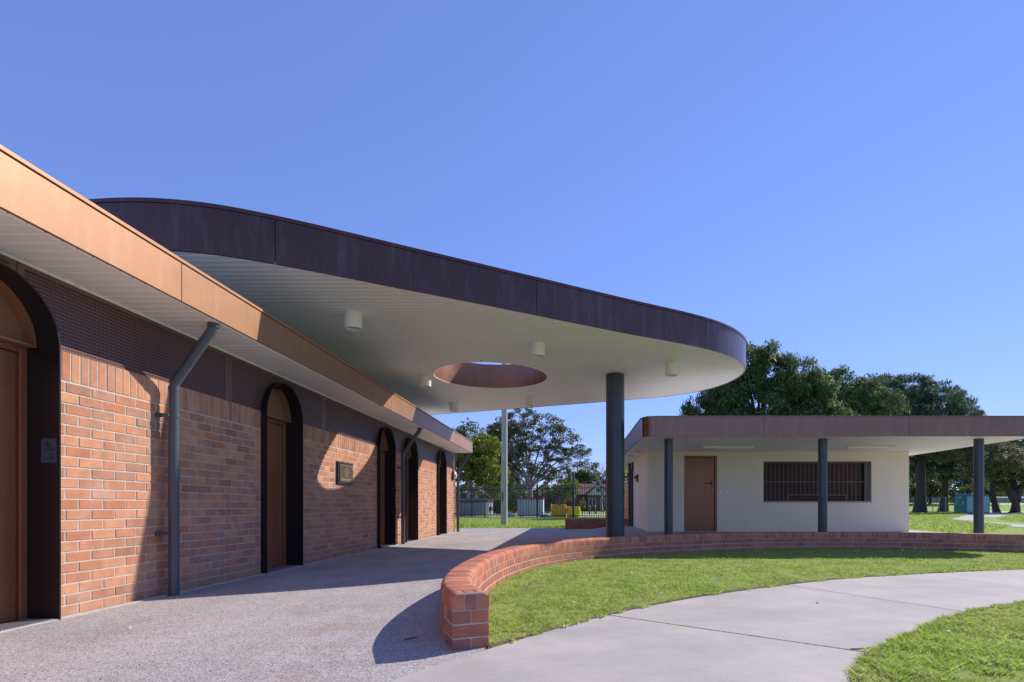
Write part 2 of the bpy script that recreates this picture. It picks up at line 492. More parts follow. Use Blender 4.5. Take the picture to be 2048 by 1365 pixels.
class MB:
    def __init__(self):
        self.v, self.f = [], []

    def add(self, verts, faces):
        o = len(self.v)
        self.v += [tuple(p) for p in verts]
        self.f += [tuple(i + o for i in q) for q in faces]
        return self

    def box(self, x0, x1, y0, y1, z0, z1):
        v = [(x, y, z) for x in (x0, x1) for y in (y0, y1) for z in (z0, z1)]
        return self.add(v, [(0, 1, 3, 2), (4, 6, 7, 5), (0, 4, 5, 1), (2, 3, 7, 6), (0, 2, 6, 4), (1, 5, 7, 3)])

    def cbox(self, x0, x1, y0, y1, z0, z1, c=0.004, mat=None):
        """Box with every edge chamfered (44 triangles)."""
        X, Y, Z = (x0, x1), (y0, y1), (z0, z1)
        vs, idx = [], {}
        for i in (0, 1):
            for j in (0, 1):
                for k in (0, 1):
                    sx, sy, sz = (1, -1)[i], (1, -1)[j], (1, -1)[k]
                    p = (X[i], Y[j], Z[k])
                    for a in range(3):      # a = the axis whose face this vertex lies on
                        q = list(p)
                        if a != 0: q[0] += sx * c
                        if a != 1: q[1] += sy * c
                        if a != 2: q[2] += sz * c
                        idx[i, j, k, a] = len(vs)
                        vs.append(q)
        fs = []
        for a in range(3):
            b, d = [q for q in range(3) if q != a]
            for s in (0, 1):
                def key(p, q, _a=None):
                    t = [0, 0, 0]
                    t[a] = s; t[b] = p; t[d] = q
                    return t
                fs.append([idx[(*key(0, 0), a)], idx[(*key(1, 0), a)], idx[(*key(1, 1), a)], idx[(*key(0, 1), a)]])
            for p in (0, 1):
                for q in (0, 1):        # edges along axis a
                    def kk(m):
                        t = [0, 0, 0]
                        t[a] = m; t[b] = p; t[d] = q
                        return t
                    fs.append([idx[(*kk(0), b)], idx[(*kk(1), b)], idx[(*kk(1), d)], idx[(*kk(0), d)]])
        for i in (0, 1):
            for j in (0, 1):
                for k in (0, 1):
                    fs.append([idx[i, j, k, 0], idx[i, j, k, 1], idx[i, j, k, 2]])
        if mat is not None:
            vs = [tuple(mat @ Vector(q)) for q in vs]
        return self.add(vs, fs)

    def tube(self, pts, radii, n=10, cap=True):
        pts = [Vector(p) for p in pts]
        if not hasattr(radii, '__len__'):
            radii = [radii] * len(pts)
        o = len(self.v)
        prev = None
        for i, p in enumerate(pts):
            d = (pts[min(i + 1, len(pts) - 1)] - pts[max(i - 1, 0)]).normalized()
            if prev is None:
                a = Vector((1, 0, 0)) if abs(d.x) < 0.9 else Vector((0, 1, 0))
                s = d.cross(a).normalized()
            else:
                s = (prev - d * prev.dot(d)).normalized()
            prev = s
            t = d.cross(s)
            for k in range(n):
                an = 2 * pi * k / n
                self.v.append(tuple(p + (s * cos(an) + t * sin(an)) * radii[i]))
        for i in range(len(pts) - 1):
            for k in range(n):
                a, b = o + i * n + k, o + i * n + (k + 1) % n
                self.f.append((a, b, b + n, a + n))
        if cap:
            self.f.append(tuple(o + k for k in range(n - 1, -1, -1)))
            e = o + (len(pts) - 1) * n
            self.f.append(tuple(e + k for k in range(n)))
        return self

    def prism(self, poly, z0, z1):
        """poly: (x, y) points; closed prism, tessellated caps."""
        n = len(poly)
        v = [(x, y, z0) for x, y in poly] + [(x, y, z1) for x, y in poly]
        tri = tessellate_polygon([[Vector((x, y, 0)) for x, y in poly]])
        f = [(a, b, c) for a, b, c in tri] + [(c + n, b + n, a + n) for a, b, c in tri]
        f += [(i, (i + 1) % n, (i + 1) % n + n, i + n) for i in range(n)]
        return self.add(v, f)

    def profile_sweep(self, frames, prof, closed_prof=True, caps=True):
        """frames: (origin, side, up) for each station; prof: (u, w) points."""
        o, n = len(self.v), len(prof)
        for (p, s, u) in frames:
            for a, b in prof:
                self.v.append(tuple(Vector(p) + Vector(s) * a + Vector(u) * b))
        m = n if closed_prof else n - 1
        for i in range(len(frames) - 1):
            for k in range(m):
                a, b = o + i * n + k, o + i * n + (k + 1) % n
                self.f.append((a, b, b + n, a + n))
        if caps and closed_prof:
            self.f.append(tuple(o + k for k in range(n - 1, -1, -1)))
            e = o + (len(frames) - 1) * n
            self.f.append(tuple(e + k for k in range(n)))
        return self

    def mesh(self, name, mat, smooth=None, shift=(0, 0, 0)):
        me = bpy.data.meshes.new(name)
        s = shift
        v = [xf(q) for q in self.v]
        v = [(x - s[0], y - s[1], z - s[2]) for x, y, z in v]
        me.from_pydata(v, [], self.f)
        me.materials.append(M[mat])
        import bmesh
        bm = bmesh.new()
        bm.from_mesh(me)
        bmesh.ops.recalc_face_normals(bm, faces=bm.faces)
        bm.to_mesh(me)
        bm.free()
        if smooth is not None:
            me.shade_smooth()
            me.set_sharp_from_angle(angle=radians(smooth))
        return me


WLOC = {}


def wl(o):
    return WLOC.get(o.name, (0, 0, 0)) if o else (0, 0, 0)


def link(name, data, parent=None, loc=(0, 0, 0), rot=None):
    """loc is a world position; the object is parented without changing it (parents never rotate)."""
    o = bpy.data.objects.new(name, data)
    COL.objects.link(o)
    p = wl(parent)
    if parent:
        o.parent = parent
    o.location = (loc[0] - p[0], loc[1] - p[1], loc[2] - p[2])
    if rot:
        o.rotation_euler = rot
    WLOC[o.name] = tuple(loc)
    return o


def tag(o, label=None, cat=None, group=None, kind=None):
    for k, v in (('label', label), ('category', cat), ('group', group), ('kind', kind)):
        if v:
            o[k] = v
    return o


def thing(name, label, cat, loc, group=None):
    o = link(name, None, None, xf(loc))
    o.empty_display_size = 0.2
    return tag(o, label, cat, group)


def part(name, mb, mat, parent, smooth=None, label=None, kind=None):
    """A mesh built in world coordinates, kept as a child of parent; texture space stays the world."""
    me = mb.mesh(name, mat, smooth)
    o = bpy.data.objects.new(name, me)
    COL.objects.link(o)
    p = wl(parent)
    if parent:
        o.parent = parent
        o.location = (-p[0], -p[1], -p[2])
    WLOC[o.name] = (0, 0, 0)
    return tag(o, label, None, None, kind)


def structure(name, mb, mat, smooth=None):
    o = part(name, mb, mat, None, smooth)
    o['kind'] = 'structure'
    return o


def solo(name, mb, mat, label, cat, loc, group=None, smooth=None):
    """A thing that is one mesh; origin at loc."""
    me = mb.mesh(name, mat, smooth, loc)
    o = link(name, me, None, loc)
    return tag(o, label, cat, group)


def catmull(pts, n=10, closed=False):
    P = [np.array(p, float) for p in pts]
    out = []
    m = len(P)
    segs = m if closed else m - 1
    for i in range(segs):
        if closed:
            p0, p1, p2, p3 = P[(i - 1) % m], P[i], P[(i + 1) % m], P[(i + 2) % m]
        else:
            p1, p2 = P[i], P[i + 1]
            p0 = P[i - 1] if i > 0 else 2 * p1 - p2
            p3 = P[i + 2] if i + 2 < m else 2 * p2 - p1
        d1 = np.linalg.norm(p1 - p0) ** 0.5 or 1e-3
        d2 = np.linalg.norm(p2 - p1) ** 0.5 or 1e-3
        d3 = np.linalg.norm(p3 - p2) ** 0.5 or 1e-3
        m1 = ((p1 - p0) / d1 - (p2 - p0) / (d1 + d2) + (p2 - p1) / d2) * d2
        m2 = ((p2 - p1) / d2 - (p3 - p1) / (d2 + d3) + (p3 - p2) / d3) * d2
        for k in range(n):
            t = k / n
            out.append((2 * t**3 - 3 * t**2 + 1) * p1 + (t**3 - 2 * t**2 + t) * m1 + (-2 * t**3 + 3 * t**2) * p2 + (t**3 - t**2) * m2)
    if not closed:
        out.append(P[-1])
    return np.array(out)


class Curve2:
    """Polyline by arc length: pos(s), tan(s)."""
    def __init__(self, pts, closed=False):
        self.p = np.array(pts, float)
        if closed:
            self.p = np.vstack([self.p, self.p[:1]])
        d = np.linalg.norm(np.diff(self.p, axis=0), axis=1)
        self.s = np.concatenate([[0], np.cumsum(d)])
        self.L = self.s[-1]
        self.closed = closed

    def pos(self, s):
        if self.closed:
            s = s % self.L
        return np.array([np.interp(s, self.s, self.p[:, 0]), np.interp(s, self.s, self.p[:, 1])])

    def tan(self, s, e=0.06):
        if self.closed:
            a, b = self.pos(s - e), self.pos(s + e)
        else:
            a, b = self.pos(max(0, s - e)), self.pos(min(self.L, s + e))
        t = b - a
        return t / np.linalg.norm(t)

    def near(self, q):
        return self.s[np.argmin(np.linalg.norm(self.p - np.array(q), axis=1))]


def tz(x, y):
    """Height of the terrain: flat, with a grass bank far off on the right."""
    def ss(v, a, b):
        t = np.clip((v - a) / (b - a), 0, 1)
        return t * t * (3 - 2 * t)
    return -0.012 + 1.5 * ss(np.asarray(y, float), 74, 104) * ss(np.asarray(x, float), 14, 34)


# ------------------------------------------------------------------ the ground
def build_terrain():
    xs = np.unique(np.concatenate([np.linspace(-400, -60, 12), np.linspace(-60, 140, 51), np.linspace(140, 500, 12)]))
    ys = np.unique(np.concatenate([np.linspace(-200, -20, 8), np.linspace(-20, 130, 61), np.linspace(130, 900, 12)]))
    gx, gy = np.meshgrid(xs, ys)
    gz = tz(gx, gy)
    mb = MB()
    nx = len(xs)
    mb.v = list(zip(gx.ravel().tolist(), gy.ravel().tolist(), gz.ravel().tolist()))
    mb.f = [(j * nx + i, j * nx + i + 1, (j + 1) * nx + i + 1, (j + 1) * nx + i) for j in range(len(ys) - 1) for i in range(nx - 1)]
    structure('ground', mb, 'lawn_ground', 40)


build_terrain()


def sheet(name, poly, z0, z1, mat):
    return structure(name, MB().prism(poly, z0, z1), mat)


sheet('paving', [(-4.6, -26), (16, -26), (16, -1.5), (12.2, 8), (12.2, 19.2), (2.4, 21.95), (-4.6, 21.95)], -0.10, 0.0, 'aggregate_paving')  # the unseen stretch behind the camera is added to bounce light forward
sheet('concrete_edging', [(-4.30, 0.2), (-4.02, 0.2), (-4.02, 19.2), (-4.30, 19.2)], -0.05, 0.005, 'pale_concrete')


def raised_floor():
    """The forecourt rises gently to the kiosk floor."""
    xs, ys = np.linspace(-0.4, 10.2, 54), np.linspace(9.9, 21.4, 60)
    def ss(t):
        t = np.clip(t, 0, 1)
        return t * t * (3 - 2 * t)
    mb = MB()
    for y in ys:
        for x in xs:
            yb = np.interp(x, [-0.4, 0.8, 1.82, 3.1, 4.6, 6.0, 7.3, 8.6, 10.2], [9.2, 9.85, 10.55, 11.2, 11.55, 11.5, 11.2, 10.7, 9.9])
            yy = max(y, yb)
            h = 0.196 * ss((x + 0.2) / 2.0) * ss((21.3 - yy) / 2.0) * ss((10.1 - x) / 0.5)
            mb.v.append((x, yy, h - 0.02 + (0.021 if h > 1e-4 else 0.0)))
    n = len(xs)
    mb.f = [(j * n + i, j * n + i + 1, (j + 1) * n + i + 1, (j + 1) * n + i) for j in range(len(ys) - 1) for i in range(n - 1)]
    structure('kiosk_floor', mb, 'aggregate_paving', 40)


raised_floor()
# pit cover let into the paving
mb = MB()
for a, b in ((0, 0.6), ):
    x0, y0 = -2.85, 8.25
    for (p0, p1, q0, q1) in ((0, .66, 0, .02), (0, .66, .64, .66), (0, .02, .02, .64), (.64, .66, .02, .64)):
        mb.box(x0 + p0, x0 + p1, y0 + q0, y0 + q1, -0.02, 0.004)
structure('pit_frame', mb, 'pale_concrete')

PATH_U = [(-1.55, 0.9), (-0.916, 2.79), (-0.525, 3.42), (0.28, 4.48), (1.1, 5.27), (1.86, 5.84), (2.38, 6.18), (3.36, 6.75), (6.26, 7.72), (9.2, 8.35), (14, 9.2)]
PATH_L = [(0.35, 0.4), (1.37, 2.75), (1.55, 3.03), (1.78, 3.33), (2.06, 3.58), (2.4, 3.90), (3.27, 4.60), (4.04, 4.99), (6.9, 5.9), (9.6, 6.45), (14, 7.2)]
u_curve, l_curve = Curve2(catmull(PATH_U, 8)), Curve2(catmull(PATH_L, 8))


def slab(i0, i1, ua, ub, la, lb, gap=0.006):
    g = gap
    us = np.linspace(u_curve.near(ua) + g, u_curve.near(ub) - g, 14)
    ls = np.linspace(l_curve.near(la) + g, l_curve.near(lb) - g, 14)
    return [tuple(u_curve.pos(s)) for s in us] + [tuple(l_curve.pos(s)) for s in ls[::-1]]


footpath = link('footpath', None, None, (0, 3, 0))
footpath['kind'] = 'structure'
for ua, ub, la, lb in (((-1.55, 0.9), (0.28, 4.48), (0.35, 0.4), (1.78, 3.33)),
                       ((0.28, 4.48), (2.38, 6.18), (1.78, 3.33), (3.27, 4.60)),
                       ((2.38, 6.18), (6.26, 7.72), (3.27, 4.60), (6.9, 5.9)),
                       ((6.26, 7.72), (14, 9.2), (6.9, 5.9), (14, 7.2))):
    p = slab(0, 0, ua, ub, la, lb, 0.012 if ub == (0.28, 4.48) or ua == (0.28, 4.48) else 0.003)
    part('slab', MB().prism(p, -0.08, 0.006), 'footpath_concrete', footpath)

FAR_PATH = [(16.4, 15), (18.5, 22.7), (19.0, 25.5), (20.2, 28.5), (22.6, 33.0), (24.2, 36.4), (30, 44), (38.8, 54.7), (52, 69.5), (62, 76),
            (66, 75), (54, 66), (44, 56), (33.9, 45.4), (27.5, 37.6), (24.2, 33), (22.6, 29.5), (21.3, 25.9), (20.0, 20.5), (18.3, 15)]
mb = MB()
mb.prism([tuple(p) for p in catmull(FAR_PATH, 4, True)], -0.06, 0.004)
structure('park_path', mb, 'footpath_concrete')
mb = MB()
mb.prism([(-60, 46), (40, 44), (40, 57), (-60, 62)], -0.08, 0.0)
structure('road', mb, 'pale_concrete')

# ------------------------------------------------------------------ brick pieces
BRICK_CACHE = {}


def brick_mesh(lx, ly, lz, mat, c=0.0035):
    k = (round(lx, 3), round(ly, 3), round(lz, 3), mat)
    if k not in BRICK_CACHE:
        BRICK_CACHE[k] = MB().cbox(-lx / 2, lx / 2, -ly / 2, ly / 2, -lz / 2, lz / 2, c).mesh('brick', mat)
    return BRICK_CACHE[k]


# ------------------------------------------------------------------ the brick amenities block
WX = -4.09                     # face of the bricks
WALL_Y1 = 19.08
ARCH = [3.845, 7.725, 11.99, 13.785, 17.00]
AW = 0.487                     # half width of a doorway hood
SPRING = 2.11
SOF = 2.71
block = thing('amenities_block', 'long red brick amenities block with copper fascia and arched black doorways', 'building', (-7.5, 9.5, 0))


def segments():
    e = [0.2]
    for a in ARCH:
        e += [a - AW, a + AW]
    e.append(WALL_Y1)
    return [(e[i], e[i + 1]) for i in range(0, len(e), 2)]


mb = MB()
for a, b in segments():
    mb.box(-4.42, WX - 0.0045, a + 0.003, b - 0.003, -0.05, 2.128)
wall = part('wall', mb, 'mortar', block)
mb = MB()
mb.box(-11.0, -4.425, 0.2, WALL_Y1, -0.05, 2.70)
part('rear_wall', mb, 'far_brick', block)

brick_list, soldier_list = [], []
for (a, b) in segments():
    for r in range(22):
        z = 0.005 + r * 0.0858 + 0.038
        off = 0.12 if r % 2 else 0.0
        y = a + 0.004
        first = True
        while y < b - 0.02:
            L = 0.23 if not (first and off) else 0.112
            first = False
            e = min(y + L, b - 0.004)
            if b - 0.004 - e < 0.035:
                e = b - 0.004
            if e - y > 0.02:
                brick_list.append((y, e, z))
            y = e + 0.010
    n = max(1, int(round((b - a - 0.004) / 0.0865)))
    w = (b - a - 0.008 + 0.010) / n
    for i in range(n):
        soldier_list.append((a + 0.004 + i * w, a + 0.004 + (i + 1) * w - 0.010))

seen = sorted([q for q in brick_list if q[0] > 4.25], key=lambda q: q[0])
near_set = set(seen[:300])
bulk = MB()
for q in brick_list:
    y0, y1, z = q
    jx = random.uniform(-0.0015, 0.0015)
    if q in near_set:
        o = link('brick', brick_mesh(0.10, y1 - y0, 0.076, 'wall_brick'), wall, (WX - 0.05 + jx, (y0 + y1) / 2, z),
                 (0, random.uniform(-.004, .004), random.uniform(-.006, .006)))
    else:
        bulk.cbox(WX - 0.10 + jx, WX + jx, y0, y1, z - 0.038, z + 0.038, 0.0035)
part('brick_courses', bulk, 'wall_brick', wall, kind='stuff')
for (y0, y1) in soldier_list:
    if y0 > 3.0:
        link('soldier_brick', brick_mesh(0.10, y1 - y0, 0.230, 'wall_brick'), wall,
             (WX - 0.05 + random.uniform(-.0015, .0015), (y0 + y1) / 2, 1.8985 + 0.115), (0, random.uniform(-.003, .003), random.uniform(-.006, .006)))
mb = MB()
for (y0, y1) in soldier_list:
    if y0 <= 3.0:
        mb.cbox(WX - 0.1, WX, y0, y1, 1.8985, 2.1285, 0.0035)
part('soldier_course', mb, 'wall_brick', wall, kind='stuff')


def arch_z(y, r):
    """Top of the arch over y, or None."""
    for a in ARCH:
        if abs(y - a) < r:
            return SPRING + sqrt(r * r - (y - a) ** 2)
    return None


def screen_strip(y0, y1, x, zb, zt, r):
    ys = list(np.arange(y0, y1, 0.1)) + [y1]
    for a in ARCH:
        for k in range(41):
            y = a - r * cos(pi * k / 40)
            if y0 < y < y1:
                ys.append(y)
        for y in (a - r - 1e-4, a + r + 1e-4):
            if y0 < y < y1:
                ys.append(y)
    ys = sorted(set(ys))
    mb = MB()
    vs, fs = [], []
    for y in ys:
        az = arch_z(y, r)
        lo = max(zb, az) if az else zb
        lo = min(lo, zt)
        vs += [(x, y, lo), (x, y, zt)]
    for i in range(len(ys) - 1):
        fs.append((2 * i, 2 * i + 2, 2 * i + 3, 2 * i + 1))
    return mb.add(vs, fs)


k0 = -1
y = PANEL_Y0 - 2 * PANEL_DY + 0.2
edges = [0.2] + [PANEL_Y0 + i * PANEL_DY for i in range(-1, 7)]
edges = [e for e in edges if e <= WALL_Y1]
if edges[-1] < WALL_Y1 - 0.05:
    edges.append(WALL_Y1)
for a, b in zip(edges[:-1], edges[1:]):
    me = screen_strip(a + 0.004, b - 0.004, WX - 0.006, 2.131, SOF - 0.002, AW + 0.001)
    part('screen_panel', me, 'perforated_sheet', block)
for e in edges[1:]:
    az = arch_z(e, AW + 0.01)
    z0 = 2.14 if not az else az + 0.005
    mb = MB().box(WX - 0.03, WX - 0.009, e - 0.02, e + 0.02, z0, SOF - 0.003)
    part('screen_post', mb, 'brown_paint', block)
part('screen_backing', screen_strip(0.2, WALL_Y1 - 0.01, WX - 0.14, 2.131, SOF, AW - 0.004), 'dark_gap', block)
part('end_post', MB().cbox(-4.42, WX + 0.02, WALL_Y1 - 0.03, WALL_Y1 + 0.02, 2.135, SOF - 0.003, 0.003), 'brown_paint', block)

# doorways: hood (a bent plate), fanlight, door frame and leaf
for i, a in enumerate(ARCH):
    hood = MB()
    R0, R1 = AW - 0.012, AW
    path = [(a - 1, 0.0, 0)] if False else None
    pts = []
    for k in range(33):
        an = pi - pi * k / 32
        pts.append((cos(an), sin(an)))
    prof_o = [(-R1, 0.0)] + [(c * R1, SPRING + s * R1) for c, s in pts] + [(R1, 0.0)]
    prof_i = [(-R0, 0.0)] + [(c * R0, SPRING + s * R0) for c, s in pts] + [(R0, 0.0)]
    n = len(prof_o)
    XFRONT, XBACK = -4.015, -4.42
    vs, fs = [], []
    for X in (XFRONT, XBACK):
        vs += [(X, a + u, w) for u, w in prof_o]
        vs += [(X, a + u, w) for u, w in prof_i]
    for k in range(n - 1):
        fs.append((k, k + 1, n + k + 1, n + k))                              # front edge
        fs.append((k, 2 * n + k, 2 * n + k + 1, k + 1))                      # outside
        fs.append((n + k, n + k + 1, 3 * n + k + 1, 3 * n + k))              # inside
        fs.append((2 * n + k, 3 * n + k, 3 * n + k + 1, 2 * n + k + 1))
    fs += [(0, n, 3 * n, 2 * n), (n - 1, 3 * n - 1, 4 * n - 1, 2 * n - 1)]
    hood.add(vs, fs)
    doorway = part('doorway', hood, 'black_steel', block, 35)
    # fanlight: half disc, proud of the door
    r = R0 - 0.006
    poly = [(c * r, s * r) for c, s in pts]
    n = len(poly)
    fan = MB()
    v = [(-4.285, a + u, 2.125 + w) for u, w in poly] + [(-4.30, a + u, 2.125 + w) for u, w in poly]
    f = [tuple(range(n)), tuple(range(2 * n - 1, n - 1, -1))] + [(k, (k + 1) % n, (k + 1) % n + n, k + n) for k in range(n)]
    fo = part('fanlight', fan.add(v, f), 'copper_panel', doorway)
    fr_ = [((0, a + 0, 2.125), (0, c, s_), (1, 0, 0)) for c, s_ in pts]
    lip = MB().profile_sweep(fr_, [(r, -4.30), (r, -4.19), (r - 0.008, -4.19), (r - 0.008, -4.30)])
    part('fanlight_rim', lip, 'copper_panel', doorway, 35)
    part('transom', MB().cbox(-4.29, -4.185, a - r, a + r, 2.119, 2.135, 0.002), 'copper_panel', doorway)
    fr = MB()
    fr.cbox(-4.36, -4.262, a - R0 + 0.002, a - R0 + 0.06, 0.0, 2.118, 0.003)
    fr.cbox(-4.36, -4.262, a + R0 - 0.06, a + R0 - 0.002, 0.0, 2.118, 0.003)
    fr.cbox(-4.36, -4.264, a - R0 + 0.062, a + R0 - 0.062, 2.07, 2.118, 0.003)
    part('door_frame', fr, 'copper_door', doorway)
    part('door_leaf', MB().cbox(-4.34, -4.288, a - R0 + 0.066, a + R0 - 0.066, 0.012, 2.064, 0.003), 'copper_door', doorway)
    hb = MB().cbox(-4.286, -4.27, a - R0 + 0.10, a - R0 + 0.14, 0.95, 1.15, 0.003)
    hb.tube([(-4.275, a - R0 + 0.12, 1.05), (-4.225, a - R0 + 0.12, 1.05), (-4.225, a - R0 + 0.24, 1.05)], 0.010, 8)
    part('door_handle', hb, 'grate_steel', doorway, 40)
    # threshold grate
    g = MB()
    g.box(-4.26, -4.03, a - R0 + 0.004, a + R0 - 0.004, 0.004, 0.008)
    k = a - R0 + 0.02
    while k < a + R0 - 0.02:
        g.box(-4.25, -4.04, k, k + 0.007, 0.009, 0.014)
        k += 0.02
    part('threshold_grate', g, 'grate_steel', doorway)

# roof: fascia, capping, soffit boards
roof = part('roof', MB().box(-11.4, -3.53, -0.72, 19.03, SOF + 0.02, 3.055), 'roof_top', block)
FJ = [2.1 + 2.825 * i for i in range(-1, 7)]
for a, b in zip(FJ[:-1], FJ[1:]):
    part('fascia_panel', MB().cbox(-3.515, -3.49, a + 0.004, b - 0.004, SOF, 3.047, 0.002), 'copper_panel', roof)
part('fascia_panel', MB().cbox(-11.4, -3.518, 19.035, 19.055, SOF, 3.047, 0.002), 'copper_panel', roof)
part('fascia_backing', MB().box(-3.528, -3.517, -0.7, 19.03, SOF + 0.008, 3.045), 'dark_gap', roof)
part('capping', MB().cbox(-3.62, -3.478, -0.72, 19.068, 3.052, 3.085, 0.004), 'copper_panel', roof)
y = -0.7
while y < 19.0:
    e = min(y + 0.118, 19.03)
    part('soffit_board', MB().cbox(WX - 0.02, -3.519, y, e, SOF - 0.008, SOF + 0.016, 0.011), 'soffit_white', roof)
    y += 0.122
part('soffit_trim', MB().cbox(WX - 0.004, WX + 0.014, 0.2, 19.03, SOF - 0.024, SOF - 0.007, 0.002), 'soffit_white', roof)


def downpipe(y, parent, x=-3.975, xt=-3.585, r=0.046):
    p = [(x, y, 0.0), (x, y, 2.06), (x + 0.012, y, 2.115), (xt - 0.012, y, SOF - 0.075), (xt, y, SOF - 0.03), (xt, y, SOF + 0.01)]
    d = part('downpipe', MB().tube(p, r, 18), 'downpipe_paint', parent, 40)
    for z in (0.62, 1.78):
        b = MB()
        b.tube([(x, y, z - 0.014), (x, y, z + 0.014)], r + 0.005, 18)
        b.cbox(WX, x, y - 0.075, y - 0.055, z - 0.018, z + 0.018, 0.003)
        b.cbox(WX + 0.0, WX + 0.03, y - 0.10, y - 0.055, z - 0.022, z + 0.022, 0.003)
        part('bracket', b, 'downpipe_paint', d, 40)
    part('collar', MB().tube([(x, y, 2.03), (x, y, 2.075)], r + 0.004, 18).tube([(xt, y, SOF - 0.05), (xt, y, SOF - 0.0065)], r + 0.006, 18), 'downpipe_paint', d, 40)


for y in (5.50, 12.87, 18.98):
    downpipe(y, block)

# things fixed to the block
PY, PZ = 9.84, 1.465
pl = thing('plaque', 'bronze commemorative plaque with gold lettering on the brick wall', 'plaque', (WX, PY, PZ))
part('backboard', MB().cbox(WX - 0.004, WX + 0.035, PY - 0.32, PY + 0.32, PZ - 0.195, PZ + 0.195, 0.004), 'plaque_frame', pl)
part('plate', MB().cbox(WX + 0.036, WX + 0.042, PY - 0.25, PY + 0.27, PZ - 0.145, PZ + 0.145, 0.002), 'bronze_plaque', pl)
b = MB()
Y0, Y1, Z0, Z1 = PY - 0.248, PY + 0.268, PZ - 0.143, PZ + 0.143
xx = WX + 0.0425
b.box(xx, xx + .003, Y0, Y1, Z0, Z0 + .009).box(xx, xx + .003, Y0, Y1, Z1 - .009, Z1)
b.box(xx, xx + .003, Y0, Y0 + .012, Z0 + .0095, Z1 - .0095).box(xx, xx + .003, Y1 - .012, Y1, Z0 + .0095, Z1 - .0095)
part('border', b, 'gold', pl)
b = MB()
PC = PY + 0.01
for z, wdt, h in ((.05, .16, .014), (.022, .26, .011), (-.004, .18, .011), (-.038, .12, .013), (-.056, .10, .010)):
    q = PC - wdt / 2
    while q < PC + wdt / 2:
        L = random.uniform(.010, .026)
        b.box(xx, xx + .002, q, q + L, PZ + z, PZ + z + h)
        q += L + 0.008
q = PC - 0.21
while q < PC + 0.19:
    L, h = random.uniform(.016, .04), random.uniform(.018, .042)
    b.box(xx, xx + .002, q, q + L, PZ - .122, PZ - .122 + h)
    q += L + random.uniform(.008, .022)
b.box(xx, xx + .002, PC - .014, PC + .002, PZ + .085, PZ + .122).box(xx, xx + .002, PC + .003, PC + .024, PZ + .082, PZ + .098)
part('lettering', b, 'gold', pl)

sg = thing('door_sign', 'small grey sign on the dark jamb of the nearest doorway', 'sign', (-4.09, ARCH[0] + 0.47, 1.32))
ys = ARCH[0] + AW - 0.0125
part('plate', MB().box(-4.155, -4.035, ys - 0.004, ys - 0.0005, 1.225, 1.415), 'sign_grey', sg)
b = MB()
for x0, x1, z0, z1 in ((-4.115, -4.085, 1.345, 1.375), (-4.12, -4.10, 1.372, 1.39), (-4.125, -4.05, 1.322, 1.335), (-4.09, -4.06, 1.285, 1.30), (-4.11, -4.07, 1.25, 1.262), (-4.08, -4.05, 1.255, 1.272)):
    b.box(x0, x1, ys - 0.006, ys - 0.0045, z0, z1)
part('print', b, 'sign_dark', sg)

bl = thing('bulkhead_light', 'round silver bulkhead light at the far end of the brick wall', 'wall light', (WX, 18.62, 1.91))
b = MB().tube([(WX - .002, 18.62, 1.91), (WX + .075, 18.62, 1.91)], 0.15, 28)
part('base', b, 'brown_paint', bl, 40)
b = MB().tube([(WX + .076, 18.62, 1.91), (WX + .10, 18.62, 1.91), (WX + .135, 18.62, 1.91), (WX + .145, 18.62, 1.91)], [0.14, 0.135, 0.09, 0.03], 28)
part('lens', b, 'lens_glass', bl, 60)
part('guard', MB().cbox(WX + .076, WX + .15, 18.62 - .14, 18.62 + .14, 1.902, 1.918, 0.002), 'grey_steel', bl)

# ------------------------------------------------------------------ the canopy
CZ0, CZ1 = 3.725, 4.29
CK = 1.05
OUT = [(-3.33, 6.18), (-1.95, 6.99), (-0.53, 7.84), (0.9, 8.70), (2.05, 9.37), (2.67, 9.84), (3.08, 10.31), (3.36, 10.82), (3.47, 11.45), (3.36, 12.28),
       (2.96, 13.07), (2.25, 13.70), (1.31, 14.17), (-0.685, 15.02), (-4.0, 16.35), (-6.4, 17.15), (-8.1, 17.2), (-9.5, 16.4), (-10.2, 14.6), (-10.1, 11.6),
       (-9.3, 9.2), (-8.3, 7.75), (-7.2, 6.8), (-6.2, 6.2), (-5.5, 5.93), (-4.9, 5.83), (-4.4, 5.83), (-3.9, 5.93)]
OUT = [(CK * x, CK * y) for x, y in OUT]
outline = catmull(OUT, 8, True)
oc = Curve2(outline, True)
HX, HY, HR = -1.73 * CK, 11.55 * CK, 1.17 * CK
canopy = thing('canopy', 'curved flat canopy with a round skylight hole carried by one charcoal column', 'canopy', (0.89, 11.97, 0))


def outset(d, step=0.12):
    n = int(oc.L / step)
    out = []
    for i in range(n):
        s = oc.L * i / n
        t = oc.tan(s)
        nrm = np.array([t[1], -t[0]])
        out.append(tuple(oc.pos(s) + nrm * d))
    return out


area = sum(a[0] * b[1] - b[0] * a[1] for a, b in zip(outline, np.roll(outline, -1, axis=0))) / 2
SGN = 1.0 if area > 0 else -1.0     # counter-clockwise: right-hand normal points outwards


def deck(z0, z1, d, hr):
    o = outset(SGN * d, 0.2)
    h = [(HX + hr * cos(2 * pi * k / 64), HY + hr * sin(2 * pi * k / 64)) for k in range(64)]
    loops = [[Vector((x, y, 0)) for x, y in o], [Vector((x, y, 0)) for x, y in h]]
    tri = tessellate_polygon(loops)
    allp = o + h
    n = len(allp)
    v = [(x, y, z0) for x, y in allp] + [(x, y, z1) for x, y in allp]
    f = [t for t in tri] + [(c + n, b + n, a + n) for a, b, c in tri]
    no = len(o)
    f += [(i, (i + 1) % no, (i + 1) % no + n, i + n) for i in range(no)]
    f += [(no + i, no + (i + 1) % 64, no + (i + 1) % 64 + n, no + i + n) for i in range(64)]
    return MB().add(v, f)


